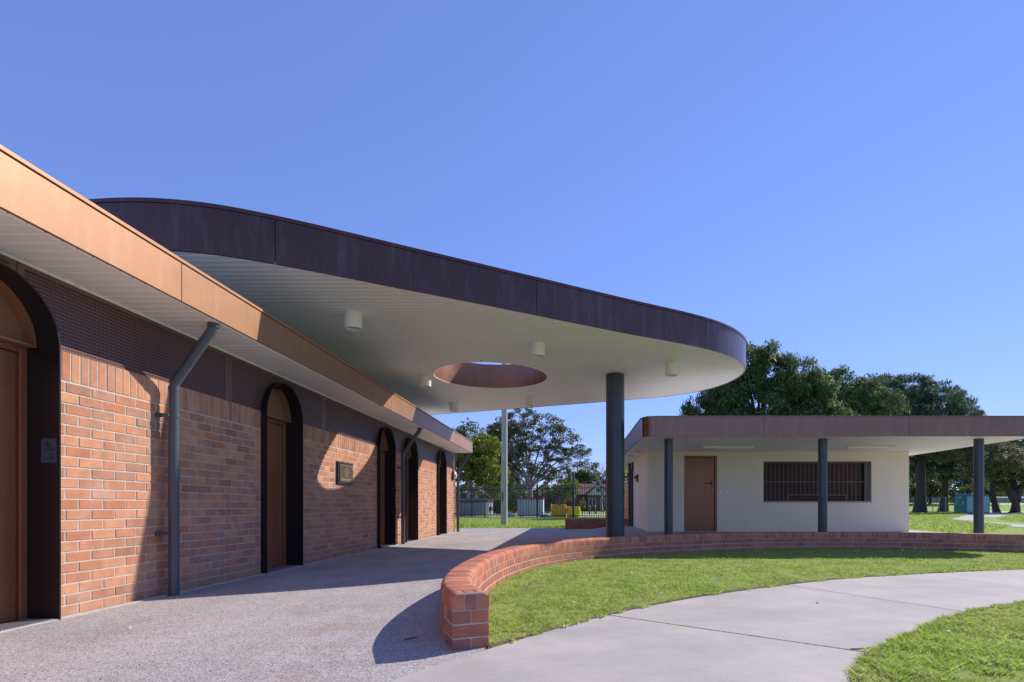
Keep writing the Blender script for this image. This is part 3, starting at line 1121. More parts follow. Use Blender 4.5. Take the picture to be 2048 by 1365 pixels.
part('roof_deck', deck(CZ0 + 0.036, CZ1 - 0.05, -0.06, HR + 0.03), 'dark_gap', canopy)
# fascia panels along the outline
start = oc.near((-0.53 * CK, 7.84 * CK))
npan = int(round(oc.L / (3.26 * CK)))
plen = oc.L / npan
for i in range(npan):
    s0, s1 = start + i * plen + 0.004, start + (i + 1) * plen - 0.004
    st = np.linspace(s0, s1, 30)
    fr = []
    for s in st:
        p, t = oc.pos(s), oc.tan(s)
        nrm = np.array([t[1], -t[0]]) * SGN
        fr.append(((p[0], p[1], 0), (nrm[0], nrm[1], 0), (0, 0, 1)))
    pr = [(-0.025, CZ0), (-0.002, CZ0), (0, CZ0 + 0.002), (0, CZ1 - 0.048), (-0.025, CZ1 - 0.048)]
    part('fascia_panel', MB().profile_sweep(fr, pr), 'canopy_panel', canopy, 30)
fr = []
for k in range(241):
    s = oc.L * (k % 240) / 240
    p, t = oc.pos(s), oc.tan(s)
    nrm = np.array([t[1], -t[0]]) * SGN
    fr.append(((p[0], p[1], 0), (nrm[0], nrm[1], 0), (0, 0, 1)))
part('capping', MB().profile_sweep(fr, [(-0.14, CZ1 - 0.045), (0.012, CZ1 - 0.045), (0.014, CZ1 - 0.042), (0.014, CZ1 - 0.004), (0.010, CZ1), (-0.14, CZ1)], caps=False), 'canopy_panel', canopy, 30)


def x_span(y):
    xs = []
    P = outline
    for a, b in zip(P, np.roll(P, -1, axis=0)):
        if (a[1] <= y) != (b[1] <= y):
            xs.append(a[0] + (y - a[1]) / (b[1] - a[1]) * (b[0] - a[0]))
    return (min(xs) + 0.03, max(xs) - 0.03) if len(xs) >= 2 else None


def board_piece(ys, xl, xr):
    mb = MB()
    v, f = [], []
    m = len(ys)
    for z in (CZ0 + 0.004, CZ0 + 0.024):
        for j in range(m):
            v += [(xl[j], ys[j], z + (0.010 if j in (0, m - 1) else 0)), (xr[j], ys[j], z + (0.010 if j in (0, m - 1) else 0))]
    for lv in (0, 2 * m):
        for j in range(m - 1):
            f.append((lv + 2 * j, lv + 2 * j + 1, lv + 2 * j + 3, lv + 2 * j + 2))
    for j in range(m - 1):
        f.append((2 * j, 2 * j + 2, 2 * m + 2 * j + 2, 2 * m + 2 * j))
        f.append((2 * j + 1, 2 * m + 2 * j + 1, 2 * m + 2 * j + 3, 2 * j + 3))
    f += [(0, 1, 2 * m + 1, 2 * m), (2 * m - 2, 4 * m - 2, 4 * m - 1, 2 * m - 1)]
    part('soffit_board', mb.add(v, f), 'soffit_white', canopy)


ymin, ymax = outline[:, 1].min() + 0.04, outline[:, 1].max() - 0.04
y = ymin
while y < ymax - 0.03:
    y1 = min(y + 0.120, ymax)
    ys = np.array([y, y + 0.014, (2 * y + y1) / 3, (y + 2 * y1) / 3, y1 - 0.008, y1])
    sp = [x_span(q) for q in ys]
    if all(sp):
        xl, xr = [q[0] for q in sp], [q[1] for q in sp]
        dh = [HR**2 - (q - HY)**2 for q in ys]
        if max(dh) > 0:
            board_piece(ys, xl, [HX - sqrt(max(d, 0)) - 0.012 for d in dh])
            board_piece(ys, [HX + sqrt(max(d, 0)) + 0.012 for d in dh], xr)
        else:
            board_piece(ys, xl, xr)
    y += 0.1255
ring = [((HX + HR * cos(2 * pi * k / 72), HY + HR * sin(2 * pi * k / 72), 0), (cos(2 * pi * k / 72), sin(2 * pi * k / 72), 0), (0, 0, 1)) for k in range(73)]
part('skylight_lining', MB().profile_sweep(ring, [(0, CZ0 + 0.006), (0.02, CZ0 + 0.006), (0.02, CZ1 + 0.005), (0.0, CZ1 + 0.005)], caps=False), 'lining_panel', canopy, 30)
part('skylight_trim', MB().profile_sweep(ring, [(-0.004, CZ0 - 0.008), (0.028, CZ0 - 0.008), (0.028, CZ0 + 0.003), (-0.004, CZ0 + 0.003)], caps=False), 'soffit_white', canopy, 30)
col = part('column', MB().tube([(0.89, 11.97, 0), (0.89, 11.97, CZ0 + 0.003)], 0.20, 40), 'charcoal_paint', canopy, 40)

for lx, ly, lab in ((-3.10, 7.78, 'white cylinder downlight nearest the camera under the canopy, close to the copper fascia'),
                    (-0.60, 9.20, 'white cylinder downlight in front of the round hole, towards the canopy front edge'),
                    (1.86, 10.55, 'white cylinder downlight right of the column near the rounded canopy tip'),
                    (-3.10, 11.55, 'white cylinder downlight just left of the round hole in the canopy'),
                    (-3.15, 14.55, 'white cylinder downlight at the back left corner of the canopy above the fascia end'),
                    (-1.08, 13.75, 'white cylinder downlight behind the round hole, above the timber pole')):
    lx, ly = lx * CK, ly * CK
    t = thing('downlight', lab, 'ceiling light', (lx, ly, CZ0 - 0.22), 'cylinder downlights under the canopy')
    zb = CZ0 - 0.225
    pr = [(0.122, CZ0 + 0.003), (0.122, zb), (0.108, zb), (0.102, zb + 0.05), (0.10, zb + 0.10)]
    fr = [((lx, ly, 0), (cos(2 * pi * k / 32), sin(2 * pi * k / 32), 0), (0, 0, 1)) for k in range(33)]
    part('housing', MB().profile_sweep(fr, pr, closed_prof=False, caps=False), 'fitting_white', t, 40)
    part('reflector', MB().tube([(lx, ly, zb + 0.04), (lx, ly, zb + 0.07), (lx, ly, zb + 0.075)], [0.098, 0.07, 0.03], 24), 'grate_steel', t, 40)
    part('lamp', MB().tube([(lx, ly, zb + 0.015), (lx, ly, zb + 0.038)], [0.025, 0.04], 16), 'lens_glass', t, 40)

# ------------------------------------------------------------------ the curved seat wall
SEAT_TOP = 0.35
BACK = [(-0.746, 3.397), (-0.91, 3.80), (-1.03, 4.36), (-1.09, 5.11), (-1.08, 6.02), (-0.96, 6.98), (-0.62, 8.12), (-0.06, 9.02), (0.80, 9.82), (1.82, 10.48),
        (3.12, 11.12), (4.6, 11.45), (6.0, 11.42), (7.3, 11.14), (8.6, 10.62), (10.2, 9.8)]
back = catmull(BACK, 14)
bc0 = Curve2(back)
mid_pts = []
for s in np.linspace(0, bc0.L, 260):
    t = bc0.tan(s, 0.25)
    mid_pts.append(bc0.pos(s) + np.array([t[1], -t[0]]) * 0.115)
sc = Curve2(mid_pts)
seat = thing('seat_wall', 'low curved brick seat wall with rounded coping around the front lawn', 'wall', (-0.64, 3.43, 0))


def seat_frame(s):
    p, t = sc.pos(s), sc.tan(s, 0.12)
    return p, t, np.array([t[1], -t[0]])


def bullnose(hw, zb, zt, r, n=5):
    pr = [(-hw, zb)]
    for k in range(n + 1):
        a = pi - (pi / 2) * k / n
        pr.append((-hw + r + r * cos(a), zt - r + r * sin(a)))
    for k in range(n + 1):
        a = pi / 2 - (pi / 2) * k / n
        pr.append((hw - r + r * cos(a), zt - r + r * sin(a)))
    pr.append((hw, zb))
    return pr


fr = []
for s in np.linspace(0.006, sc.L, 200):
    p, t, n = seat_frame(s)
    fr.append(((p[0], p[1], 0), (n[0], n[1], 0), (0, 0, 1)))
part('mortar_core', MB().profile_sweep(fr, bullnose(0.1112, -0.05, SEAT_TOP - 0.004, 0.045)), 'mortar', seat, 35)

cop_mesh = MB().profile_sweep([((0, -0.038, 0), (1, 0, 0), (0, 0, 1)), ((0, -0.036, 0), (1, 0, 0), (0, 0, 1)), ((0, 0.036, 0), (1, 0, 0), (0, 0, 1)), ((0, 0.038, 0), (1, 0, 0), (0, 0, 1))],
                              bullnose(0.115, -0.055, 0.055, 0.045)).mesh('coping_brick', 'seat_brick', 50)
end_mesh = MB().profile_sweep([((-0.036, 0, 0), (0, 1, 0), (0, 0, 1)), ((0.036, 0, 0), (0, 1, 0), (0, 0, 1))], bullnose(0.06, -0.055, 0.055, 0.045)).mesh('coping_brick', 'seat_brick', 50)


def place(name, me, parent, x, y, z, ang, jit=0.0):
    return link(name, me, parent, (x, y, z), (random.uniform(-jit, jit), random.uniform(-jit, jit), ang + random.uniform(-jit, jit)))


zc = SEAT_TOP - 0.055
# three bricks on edge close the near end
p, t, n = seat_frame(0.0)
ang = atan2(t[1], t[0]) - pi / 2


def cap_end_mesh(w, kind):
    """A brick on edge facing the end: its outer top edge follows the bullnose."""
    hw = w / 2
    r = 0.045
    prof_t = [(-0.0, -0.055), (0.0, 0.055 - 0.03)]
    nose = [(0.03 - 0.03 * cos(a), 0.025 + 0.03 * sin(a)) for a in np.linspace(0, pi / 2, 5)]
    prof = [(0.0, -0.055)] + nose + [(0.112, 0.055), (0.112, -0.055)]
    if kind == 0:
        return MB().profile_sweep([((-hw, 0, 0), (0, 1, 0), (0, 0, 1)), ((hw, 0, 0), (0, 1, 0), (0, 0, 1))], prof).mesh('coping_brick', 'seat_brick', 40)
    # corner piece, rounded on its outer side too
    mb = MB()
    frames = []
    sgn = kind
    st = []
    for a in np.linspace(0, pi / 2, 5):
        st.append((hw - r + r * sin(a), -r + r * cos(a)))      # x, drop of the top
    stations = [(-hw, 0.0)] + st
    for x, dz in stations:
        q = [(u, w_ if w_ < 0 else max(-0.02, min(w_, 0.055 + dz))) for u, w_ in prof]
        frames.append((x * sgn, q))
    nn = len(prof)
    for x, q in frames:
        mb.v += [(x, u, w_) for u, w_ in q]
    for i in range(len(frames) - 1):
        for k in range(nn):
            a, b = i * nn + k, i * nn + (k + 1) % nn
            mb.f.append((a, b, b + nn, a + nn))
    mb.f.append(tuple(range(nn)))
    mb.f.append(tuple((len(frames) - 1) * nn + k for k in range(nn)))
    return mb.mesh('coping_brick', 'seat_brick', 40)


for off, w, kd in ((-0.079, 0.072, -1), (0.0, 0.066, 0), (0.079, 0.072, 1)):
    q = p + n * off
    place('coping_brick', cap_end_mesh(w, kd), seat, q[0], q[1], zc, ang)
ncop = int((sc.L - 0.125) / 0.0862)
for i in range(ncop):
    s = 0.125 + 0.038 + i * 0.0862
    p, t, n = seat_frame(s)
    place('coping_brick', cop_mesh, seat, p[0], p[1], zc + random.uniform(-.0012, .0012), atan2(t[1], t[0]) - pi / 2, 0.006)
for r, zr in enumerate((0.196, 0.110, 0.024)):
    s = 0.002
    first = True
    while s < sc.L - 0.05:
        L = 0.108 if s < 3.6 else 0.23
        if first and r != 1:
            L = 0.16
        first = False
        p, t, n = seat_frame(s + L / 2)
        a = atan2(t[1], t[0]) - pi / 2
        if s < 0.01 and r == 1:
            place('brick', brick_mesh(0.232, L, 0.076, 'seat_brick'), seat, p[0], p[1], zr, a)
        elif s < 0.01:
            for o_, w_ in ((-0.059, 0.112), (0.059, 0.112)):
                q = p + n * o_
                place('brick', brick_mesh(w_, L, 0.076, 'seat_brick'), seat, q[0], q[1], zr, a)
        else:
            place('brick', brick_mesh(0.232, L, 0.076, 'seat_brick'), seat, p[0], p[1], zr, a, 0.004)
        s += L + 0.010

# low straight wall at the far edge of the paving
low = thing('low_wall', 'short straight low brick wall at the far edge of the paving', 'wall', (1.2, 21.2, 0))
part('mortar_core', MB().box(-0.33, 3.2, 21.108, 21.32, -0.05, 0.375), 'mortar', low)
x = -0.34
while x < 3.2:
    link('coping_brick', brick_mesh(0.076, 0.23, 0.115, 'far_brick'), low, (x + 0.038, 21.215, 0.322))
    x += 0.086
for r, zr in enumerate((0.216, 0.13, 0.044)):
    x = -0.34
    if r % 2:
        link('brick', brick_mesh(0.112, 0.23, 0.076, 'far_brick'), low, (x + 0.056, 21.215, zr))
        x += 0.122
    while x < 3.1:
        link('brick', brick_mesh(0.23, 0.23, 0.076, 'far_brick'), low, (x + 0.115, 21.215, zr))
        x += 0.24

# ------------------------------------------------------------------ the kiosk
# drawn at a floor level of 0, then set to true size: 2.03 m door, floor 0.19 m above the forecourt
XF = (0.783, 0, 0, CAM_H)
KY = 18.9
KX0, KX1 = 2.54, 11.44
KS = 2.75
kiosk = thing('kiosk', 'cream rendered kiosk with flat bronze roof and barred servery window', 'building', (7, 21, 0))
DX0, DX1, DZ = 3.76, 4.89, 2.60
NX0, NX1, NZ0, NZ1 = 6.47, 10.16, 1.03, 2.41
mb = MB()
T = 0.22
mb.box(KX0, DX0, KY, KY + T, 0.0, KS - 0.002)
mb.box(DX0, DX1, KY, KY + T, DZ, KS - 0.002)
mb.box(DX1, NX0, KY, KY + T, 0.0, KS - 0.002)
mb.box(NX0, NX1, KY, KY + T, 0.0, NZ0)
mb.box(NX0, NX1, KY, KY + T, NZ1, KS - 0.002)
mb.box(NX1, KX1, KY, KY + T, 0.0, KS - 0.002)
mb.box(KX0, KX0 + T, KY + T, 24.2, 0, KS - 0.002)
mb.box(KX1 - T, KX1, KY + T, 24.2, 0, KS - 0.002)
mb.box(KX0 + T, KX1 - T, 24.2 - T, 24.2, 0, KS - 0.002)
import bmesh


def weld(mb):
    bm = bmesh.new()
    vs = [bm.verts.new(p) for p in mb.v]
    for f in mb.f:
        bm.faces.new([vs[i] for i in f])
    bmesh.ops.remove_doubles(bm, verts=bm.verts, dist=1e-4)
    bm.verts.ensure_lookup_table()
    out = MB()
    bm.verts.index_update()
    cnt = {}
    for f in bm.faces:
        k = tuple(sorted(v.index for v in f.verts))
        cnt.setdefault(k, []).append(f)
    out.v = [tuple(v.co) for v in bm.verts]
    out.f = [tuple(v.index for v in fs[0].verts) for fs in cnt.values() if len(fs) == 1]
    bm.free()
    return out


mb.box(4.2, KX1, 24.201, 31.0, 0, KS - 0.002)
part('wall', mb, 'cream_render', kiosk)
part('interior', MB().box(KX0 + T + .01, KX1 - T - .01, KY + 0.6, KY + 0.65, 0.01, KS - 0.01), 'dark_gap', kiosk)
door = part('door', MB().cbox(DX0 + 0.075, DX1 - 0.075, KY + 0.09, KY + 0.14, 0.035, DZ - 0.06, 0.004), 'copper_door', kiosk)
fr = MB()
fr.cbox(DX0 + 0.002, DX0 + 0.07, KY + 0.03, KY + 0.16, 0.0, DZ - 0.002, 0.004)
fr.cbox(DX1 - 0.07, DX1 - 0.002, KY + 0.03, KY + 0.16, 0.0, DZ - 0.002, 0.004)
fr.cbox(DX0 + 0.072, DX1 - 0.072, KY + 0.032, KY + 0.16, DZ - 0.055, DZ - 0.002, 0.004)
part('door_frame', fr, 'copper_door', door)
part('threshold', MB().box(DX0, DX1, KY - 0.02, KY + 0.2, 0.0065, 0.03), 'pale_concrete', door)
hb = MB().cbox(DX1 - 0.20, DX1 - 0.155, KY + 0.065, KY + 0.089, 1.60, 1.72, 0.003)
hb.tube([(DX1 - 0.175, KY + 0.08, 1.665), (DX1 - 0.175, KY + 0.03, 1.665), (DX1 - 0.43, KY + 0.03, 1.655)], 0.014, 8)
part('handle', hb, 'brown_paint', door, 40)
part('lock', MB().cbox(DX1 - 0.16, DX1 - 0.10, KY + 0.06, KY + 0.089, 1.34, 1.54, 0.004), 'bronze_panel', door)

win = part('window', MB().cbox(NX0 + 0.002, NX1 - 0.002, KY - 0.03, KY + 0.2, NZ0 - 0.035, NZ0 + 0.012, 0.004), 'pale_concrete', kiosk)
win['label'] = 'servery window with brown roller shutter behind vertical bars'
fr = MB()
fr.cbox(NX0 + .003, NX1 - .003, KY + 0.05, KY + 0.12, NZ1 - 0.05, NZ1 - .003, .003)
fr.cbox(NX0 + .003, NX0 + 0.03, KY + 0.05, KY + 0.12, NZ0 + 0.013, NZ1 - 0.053, .003)
fr.cbox(NX1 - 0.16, NX1 - 0.07, KY + 0.10, KY + 0.16, NZ0 + 0.013, NZ1 - 0.053, .003)
part('frame', fr, 'bar_grey', win)
z = NZ0 + 0.014
while z < NZ1 - 0.04:
    zt = min(z + 0.050, NZ1 - 0.02)
    h = zt - z
    pr = [(0, 0), (-0.006, 0.004), (-0.013, h * 0.35), (-0.013, h * 0.65), (-0.005, h - 0.004), (0, h), (0.012, h), (0.012, 0)]
    fr = [((NX0 + 0.01, KY + 0.17, z), (0, 1, 0), (0, 0, 1)), ((NX1 - 0.34, KY + 0.17, z), (0, 1, 0), (0, 0, 1))]
    part('shutter_slat', MB().profile_sweep(fr, pr), 'shutter_brown', win)
    z += 0.054
part('recess', MB().box(NX0 + 0.01, NX1 - 0.01, KY + 0.19, KY + 0.2, NZ0 + 0.013, NZ1 - 0.01), 'dark_gap', win)
GX0, GX1, GZ = 7.33, 9.29, 1.27
x = NX0 + 0.12
while x < NX1 - 0.02:
    z0 = GZ if GX0 < x < GX1 else NZ0 + 0.013
    part('bar', MB().tube([(x, KY + 0.035, z0), (x, KY + 0.035, NZ1 - 0.002)], 0.0085, 8), 'bar_grey', win, 40)
    x += 0.1455
part('rail', MB().cbox(NX0, NX1, KY + 0.045, KY + 0.053, 1.70, 1.722, .002), 'bar_grey', win)
part('rail', MB().cbox(GX0 - 0.02, GX1 + 0.02, KY + 0.022, KY + 0.045, GZ - 0.02, GZ, .002), 'bar_grey', win)
for gx in (GX0 - 0.01, GX1 + 0.01):
    part('rail', MB().cbox(gx - 0.014, gx + 0.014, KY + 0.022, KY + 0.045, NZ0 + 0.013, GZ - 0.022, .002), 'bar_grey', win)

# roof of the kiosk: rounded-corner fascia, soffit, capping
RX0, RX1, RY0, RY1, RR = 1.83, 12.5, 14.8, 31.5, 0.36  # unseen rear of the roof is lengthened for its shadow on the paving
RZ0, RZ1 = 2.748, 3.297


def round_rect(x0, x1, y0, y1, r, n=8):
    out = []
    for cx, cy, a0 in ((x0 + r, y0 + r, pi), (x1 - r, y0 + r, 1.5 * pi), (x1 - r, y1 - r, 0), (x0 + r, y1 - r, .5 * pi)):
        for k in range(n + 1):
            a = a0 + (pi / 2) * k / n
            out.append((cx + r * cos(a), cy + r * sin(a)))
    return out


kroof = part('roof', MB().prism(round_rect(RX0 + .04, RX1 - .04, RY0 + .04, RY1 - .04, RR), RZ0 + 0.03, RZ1 - 0.03), 'roof_top', kiosk)
rc = Curve2(round_rect(RX0, RX1, RY0, RY1, RR, 12), True)


def kiosk_fascia(s0, s1, n=20):
    fr = []
    for s in np.linspace(s0, s1, n):
        p, t = rc.pos(s), rc.tan(s, 0.01)
        fr.append(((p[0], p[1], 0), (t[1], -t[0], 0), (0, 0, 1)))
    part('fascia_panel', MB().profile_sweep(fr, [(-.025, RZ0), (-.002, RZ0), (0, RZ0 + .002), (0, RZ1 - .035), (-.025, RZ1 - .035)]), 'bronze_panel', kroof, 30)


cl = RR * pi / 2
Wd, Dp = RX1 - RX0 - 2 * RR, RY1 - RY0 - 2 * RR
cuts = [0, cl]
cuts += [cl + 5.09 - RX0 - RR, cl + 8.97 - RX0 - RR, cl + Wd, 2 * cl + Wd]
cuts += [2 * cl + Wd + Dp * k / 3 for k in (1, 2, 3)] + [3 * cl + Wd + Dp]
cuts += [3 * cl + Wd + Dp + Wd * k / 3 for k in (1, 2, 3)] + [4 * cl + 2 * Wd + Dp]
cuts += [4 * cl + 2 * Wd + Dp + Dp * k / 5 for k in (1, 2, 3, 4, 5)]
for a, b in zip(cuts[:-1], cuts[1:]):
    kiosk_fascia(a + .004, b - .004)
fr = []
for k in range(161):
    s = rc.L * (k % 160) / 160
    p, t = rc.pos(s), rc.tan(s, 0.01)
    fr.append(((p[0], p[1], 0), (t[1], -t[0], 0), (0, 0, 1)))
part('capping', MB().profile_sweep(fr, [(-.15, RZ1 - .03), (.014, RZ1 - .03), (.014, RZ1), (-.15, RZ1)], caps=False), 'bronze_panel', kroof, 30)
part('soffit', MB().prism(round_rect(RX0 + .028, RX1 - .028, RY0 + .028, RY1 - .028, RR - .028), RZ0 + .004, RZ0 + .02), 'soffit_white', kroof)
for x, y in ((2.12, 20.6), (2.2, 18.9)):
    part('soffit_vent', MB().box(x - .09, x + .09, y - .05, y + .05, RZ0 - .004, RZ0 + .003), 'dark_gap', kroof)
for x in (2.63, 6.92, 11.26):
    part('column', MB().tube([(x, 15.4, 0), (x, 15.4, RZ0 + .003)], 0.122, 32), 'charcoal_paint', kiosk, 40)
d = part('downpipe', MB().tube([(KX0 - .07, 23.6, 0), (KX0 - .07, 23.6, 2.35), (KX0 - .03, 23.6, 2.5), (KX0 - .03, 23.6, 2.75)], .055, 14), 'brown_paint', kiosk, 40)
part('bracket', MB().tube([(KX0 - .07, 23.6, 1.2), (KX0 - .07, 23.6, 1.24)], .062, 14), 'brown_paint', d, 40)
d = part('downpipe', MB().tube([(KX0 - .09, 24.35, 0), (KX0 - .09, 24.35, 2.745)], .07, 14), 'brown_paint', kiosk, 40)

for x0, x1, lab in ((4.04, 5.53, 'long white batten light on the kiosk soffit above the brown door'), (8.48, 10.0, 'long white batten light on the kiosk soffit above the servery window')):
    t = thing('batten_light', lab, 'ceiling light', ((x0 + x1) / 2, 17.2, RZ0 - .08), 'batten lights under the kiosk roof')
    part('body', MB().cbox(x0, x1, 17.10, 17.26, RZ0 - .085, RZ0 - .001, .012), 'fitting_white', t)
    part('end_cap', MB().cbox(x0 - .012, x0 - .0005, 17.105, 17.255, RZ0 - .08, RZ0 - .002, .003), 'white_paint', t)
    part('end_cap', MB().cbox(x1 + .0005, x1 + .012, 17.105, 17.255, RZ0 - .08, RZ0 - .002, .003), 'white_paint', t)
t = thing('room_sign', 'small white sign beside the brown kiosk door', 'sign', (5.11, KY, 1.34))
part('plate', MB().cbox(4.99, 5.25, KY - .008, KY - .001, 1.285, 1.405, .002), 'white_paint', t)
b = MB()
q = 5.055
while q < 5.18:
    L = random.uniform(.010, .02)
    b.box(q, q + L, KY - .010, KY - .0085, 1.333, 1.356)
    q += L + .005
part('print', b, 'bar_grey', t)
t = thing('wall_lantern', 'dark hooded wall light on the left side of the kiosk', 'wall light', (KX0, 21.9, 1.95))
part('backplate', MB().cbox(KX0 - .04, KX0 + .002, 21.82, 21.98, 1.82, 2.14, .004), 'brown_paint', t)
part('hood', MB().add([(KX0 - .041, 21.8, 2.13), (KX0 - .041, 22.0, 2.13), (KX0 - .18, 21.8, 2.02), (KX0 - .18, 22.0, 2.02), (KX0 - .18, 21.8, 1.99), (KX0 - .18, 22.0, 1.99), (KX0 - .041, 21.8, 1.99), (KX0 - .041, 22.0, 1.99)],
                       [(0, 1, 3, 2), (2, 3, 5, 4), (4, 5, 7, 6), (6, 7, 1, 0), (0, 2, 4, 6), (1, 7, 5, 3)]), 'brown_paint', t)
part('lens', MB().tube([(KX0 - .10, 21.9, 1.988), (KX0 - .10, 21.9, 1.93), (KX0 - .10, 21.9, 1.87), (KX0 - .10, 21.9, 1.85)], [.055, .055, .04, .01], 16), 'lens_glass', t, 50)

XF = None
scr = thing('screen_wall', 'brick screen wall partly hidden behind the kiosk corner', 'wall', (3.1, 28, 0))
part('mortar_core', MB().box(2.5, 4.2, 28.006, 28.22, -.05, 2.05), 'mortar', scr)
b = MB()
for r in range(24):
    x = 2.49 - (.12 if r % 2 else 0)
    while x < 4.2:
        b.cbox(max(2.49, x), min(x + .23, 4.2), 28, 28.2, .004 + r * .086, .08 + r * .086, .003)
        x += .24
part('brick_courses', b, 'wall_brick', scr, kind='stuff')

# ------------------------------------------------------------------ timber pole, picket fence, bins
pole = thing('timber_pole', 'weathered grey timber pole standing in the grass beyond the paving', 'pole', (-3.05, 24.2, 0))
prof = [(0, -.05, .145), (0, 1.5, .14), (0.01, 4, .132), (0.01, 8.2, .12)]
part('shaft', MB().tube([(-3.05 + a, 24.2, z) for a, z, r in prof], [r for a, z, r in prof], 20), 'pole_timber', pole, 40)
b = MB().cbox(-3.14, -3.10, 24.03, 24.075, 1.10, 1.52, .004)
part('cable_guard', b, 'twig_brown', pole)
part('pole_tag', MB().cbox(-3.08, -3.03, 24.05, 24.07, 1.15, 1.24, .003), 'grey_steel', pole)

fence = thing('picket_fence', 'tall black steel picket fence beyond the grass', 'fence', (-3, 39, 0))
fp0, fp1 = np.array((-12.5, 42.9)), np.array((9.0, 33.4))
fd = (fp1 - fp0) / np.linalg.norm(fp1 - fp0)
fang = atan2(fd[1], fd[0])
FL = np.linalg.norm(fp1 - fp0)
pk = MB()
pk.tube([(0, 0, .06), (0, 0, 2.3), (0, 0, 2.36)], [.021, .021, .003], 6)
pk_me = pk.mesh('picket', 'fence_black', 40)
post_me = MB().cbox(-.035, .035, -.035, .035, -.05, 2.42, .004).mesh('post', 'fence_black')
s = 0.05
while s < FL:
    q = fp0 + fd * s
    link('picket', pk_me, fence, (q[0], q[1], 0), (0, 0, fang))
    s += .125
s = 0.0
while s < FL:
    q = fp0 + fd * s
    link('post', post_me, fence, (q[0], q[1], 0), (0, 0, fang))
    s += 2.72
rail_me = MB().cbox(0, FL, .012, .045, -.02, .02, .003).mesh('rail', 'fence_black')
for z in (.22, 2.08):
    link('rail', rail_me, fence, (fp0[0], fp0[1], z), (0, 0, fang))

sk = thing('skip_bin', 'grey steel skip bin with black lid behind the picket fence', 'bin', (-7.9, 43.5, 0))
b = MB()
b.box(-9.4, -6.75, 42.6, 46.0, .12, 1.18)
x = -9.35
while x < -6.85:
    b.box(x, x + .12, 42.55, 42.598, .14, 1.14)
    x += .28
part('body', b, 'bin_grey', sk)
b = MB()
b.box(-6.747, -6.73, 42.7, 45.9, .15, 1.14)
y = 42.75
while y < 45.8:
    b.box(-6.729, -6.68, y, y + .12, .16, 1.12)
    y += .5
part('sunlit_end_panel', b, 'bin_pale', sk)  # end of the same bin; sunlight on it is painted as a paler colour
part('lid', MB().add([(-9.45, 42.5, 1.2), (-6.65, 42.5, 1.2), (-6.65, 46.1, 1.2), (-9.45, 46.1, 1.2), (-9.45, 42.5, 1.3), (-6.65, 42.5, 1.27), (-6.65, 46.1, 1.5), (-9.45, 46.1, 1.5)],
                     [(0, 1, 2, 3), (4, 7, 6, 5), (0, 4, 5, 1), (1, 5, 6, 2), (2, 6, 7, 3), (3, 7, 4, 0)]), 'bin_black', sk)
part('lifting_pocket', MB().cbox(-6.66, -6.5, 43.4, 44.4, .5, .8, .01), 'bin_black', sk)
for x in (-9.2, -6.9):
    part('wheel', MB().tube([(x - .05, 42.8, .1), (x + .05, 42.8, .1)], .1, 14), 'bin_black', sk, 40)

ct = thing('recycling_container', 'pale ribbed container with red rim behind the picket fence', 'bin', (-3.3, 43, 0))
b = MB().box(-4.3, -2.38, 42.4, 44.2, .08, 1.38)
x = -4.27
while x < -2.45:
    b.box(x, x + .07, 42.36, 42.398, .1, 1.36)
    x += .15
part('body', b, 'bin_pale', ct)
part('rim', MB().cbox(-4.36, -2.32, 42.32, 44.26, 1.382, 1.5, .02), 'bin_red', ct)
for x in (-4.1, -2.6):
    for y in (42.6, 44.0):
        part('wheel', MB().tube([(x - .04, y, .04), (x + .04, y, .04)], .06, 12), 'bin_black', ct, 40)


def sack(name, label, x0, x1, y0, y1, h, mat, tip=0.0):
    t = thing(name, label, 'waste bag', ((x0 + x1) / 2, (y0 + y1) / 2, 0), 'yellow waste bags by the fence')
    nx, ny, nz = 9, 7, 7
    b = MB()
    loops = []
    cx, cy = (x0 + x1) / 2, (y0 + y1) / 2
    N = 36
    for k in range(nz):
        z = h * k / (nz - 1)
        f = 0.94 + 0.08 * sin(pi * k / (nz - 1)) + (0.03 if k == nz - 1 else 0)
        for j in range(N):
            a = 2 * pi * j / N
            e = 0.35
            ux = abs(cos(a))**e * (1 if cos(a) > 0 else -1)
            uy = abs(sin(a))**e * (1 if sin(a) > 0 else -1)
            wob = 1 + random.uniform(-.02, .02)
            b.v.append((cx + ux * (x1 - x0) / 2 * f * wob, cy + uy * (y1 - y0) / 2 * f * wob, z + (tip * random.uniform(-.03, .16) if k == nz - 1 else 0)))
    for k in range(nz - 1):
        for j in range(N):
            a, c = k * N + j, k * N + (j + 1) % N
            b.f.append((a, c, c + N, a + N))
    b.f.append(tuple(range(N)))
    part('sack', b, mat, t, 60)
    r = MB()
    for j in range(14):
        px, py = random.uniform(x0 + .15, x1 - .15), random.uniform(y0 + .15, y1 - .15)
        s_ = random.uniform(.08, .22)
        r.add([(px + s_ * cos(q) * random.uniform(.6, 1.2), py + s_ * sin(q), h * .78 + random.uniform(0, .22)) for q in np.linspace(0, 5, 5)] + [(px, py, h * .7)], [(0, 1, 5), (1, 2, 5), (2, 3, 5), (3, 4, 5), (4, 0, 5), (0, 1, 2, 3, 4)])
    part('rubbish', r, 'rubbish_white', t)
    for sx in (x0 + .2, x1 - .2):
        part('strap', MB().tube([(sx - .12, y0 - .01, h * .9), (sx - .04, y0 - .05, h * 1.06), (sx + .04, y0 - .05, h * 1.06), (sx + .12, y0 - .01, h * .9)], .02, 6), mat, t, 40)


sack('waste_bag', 'orange waste bag, left one of the two bags behind the fence', -1.78, -.58, 42.6, 43.8, .90, 'bag_orange', 1.0)
sack('waste_bag', 'plain yellow waste bag, right one of the two bags behind the fence', -.50, .48, 42.5, 43.6, .80, 'bag_yellow', .3)


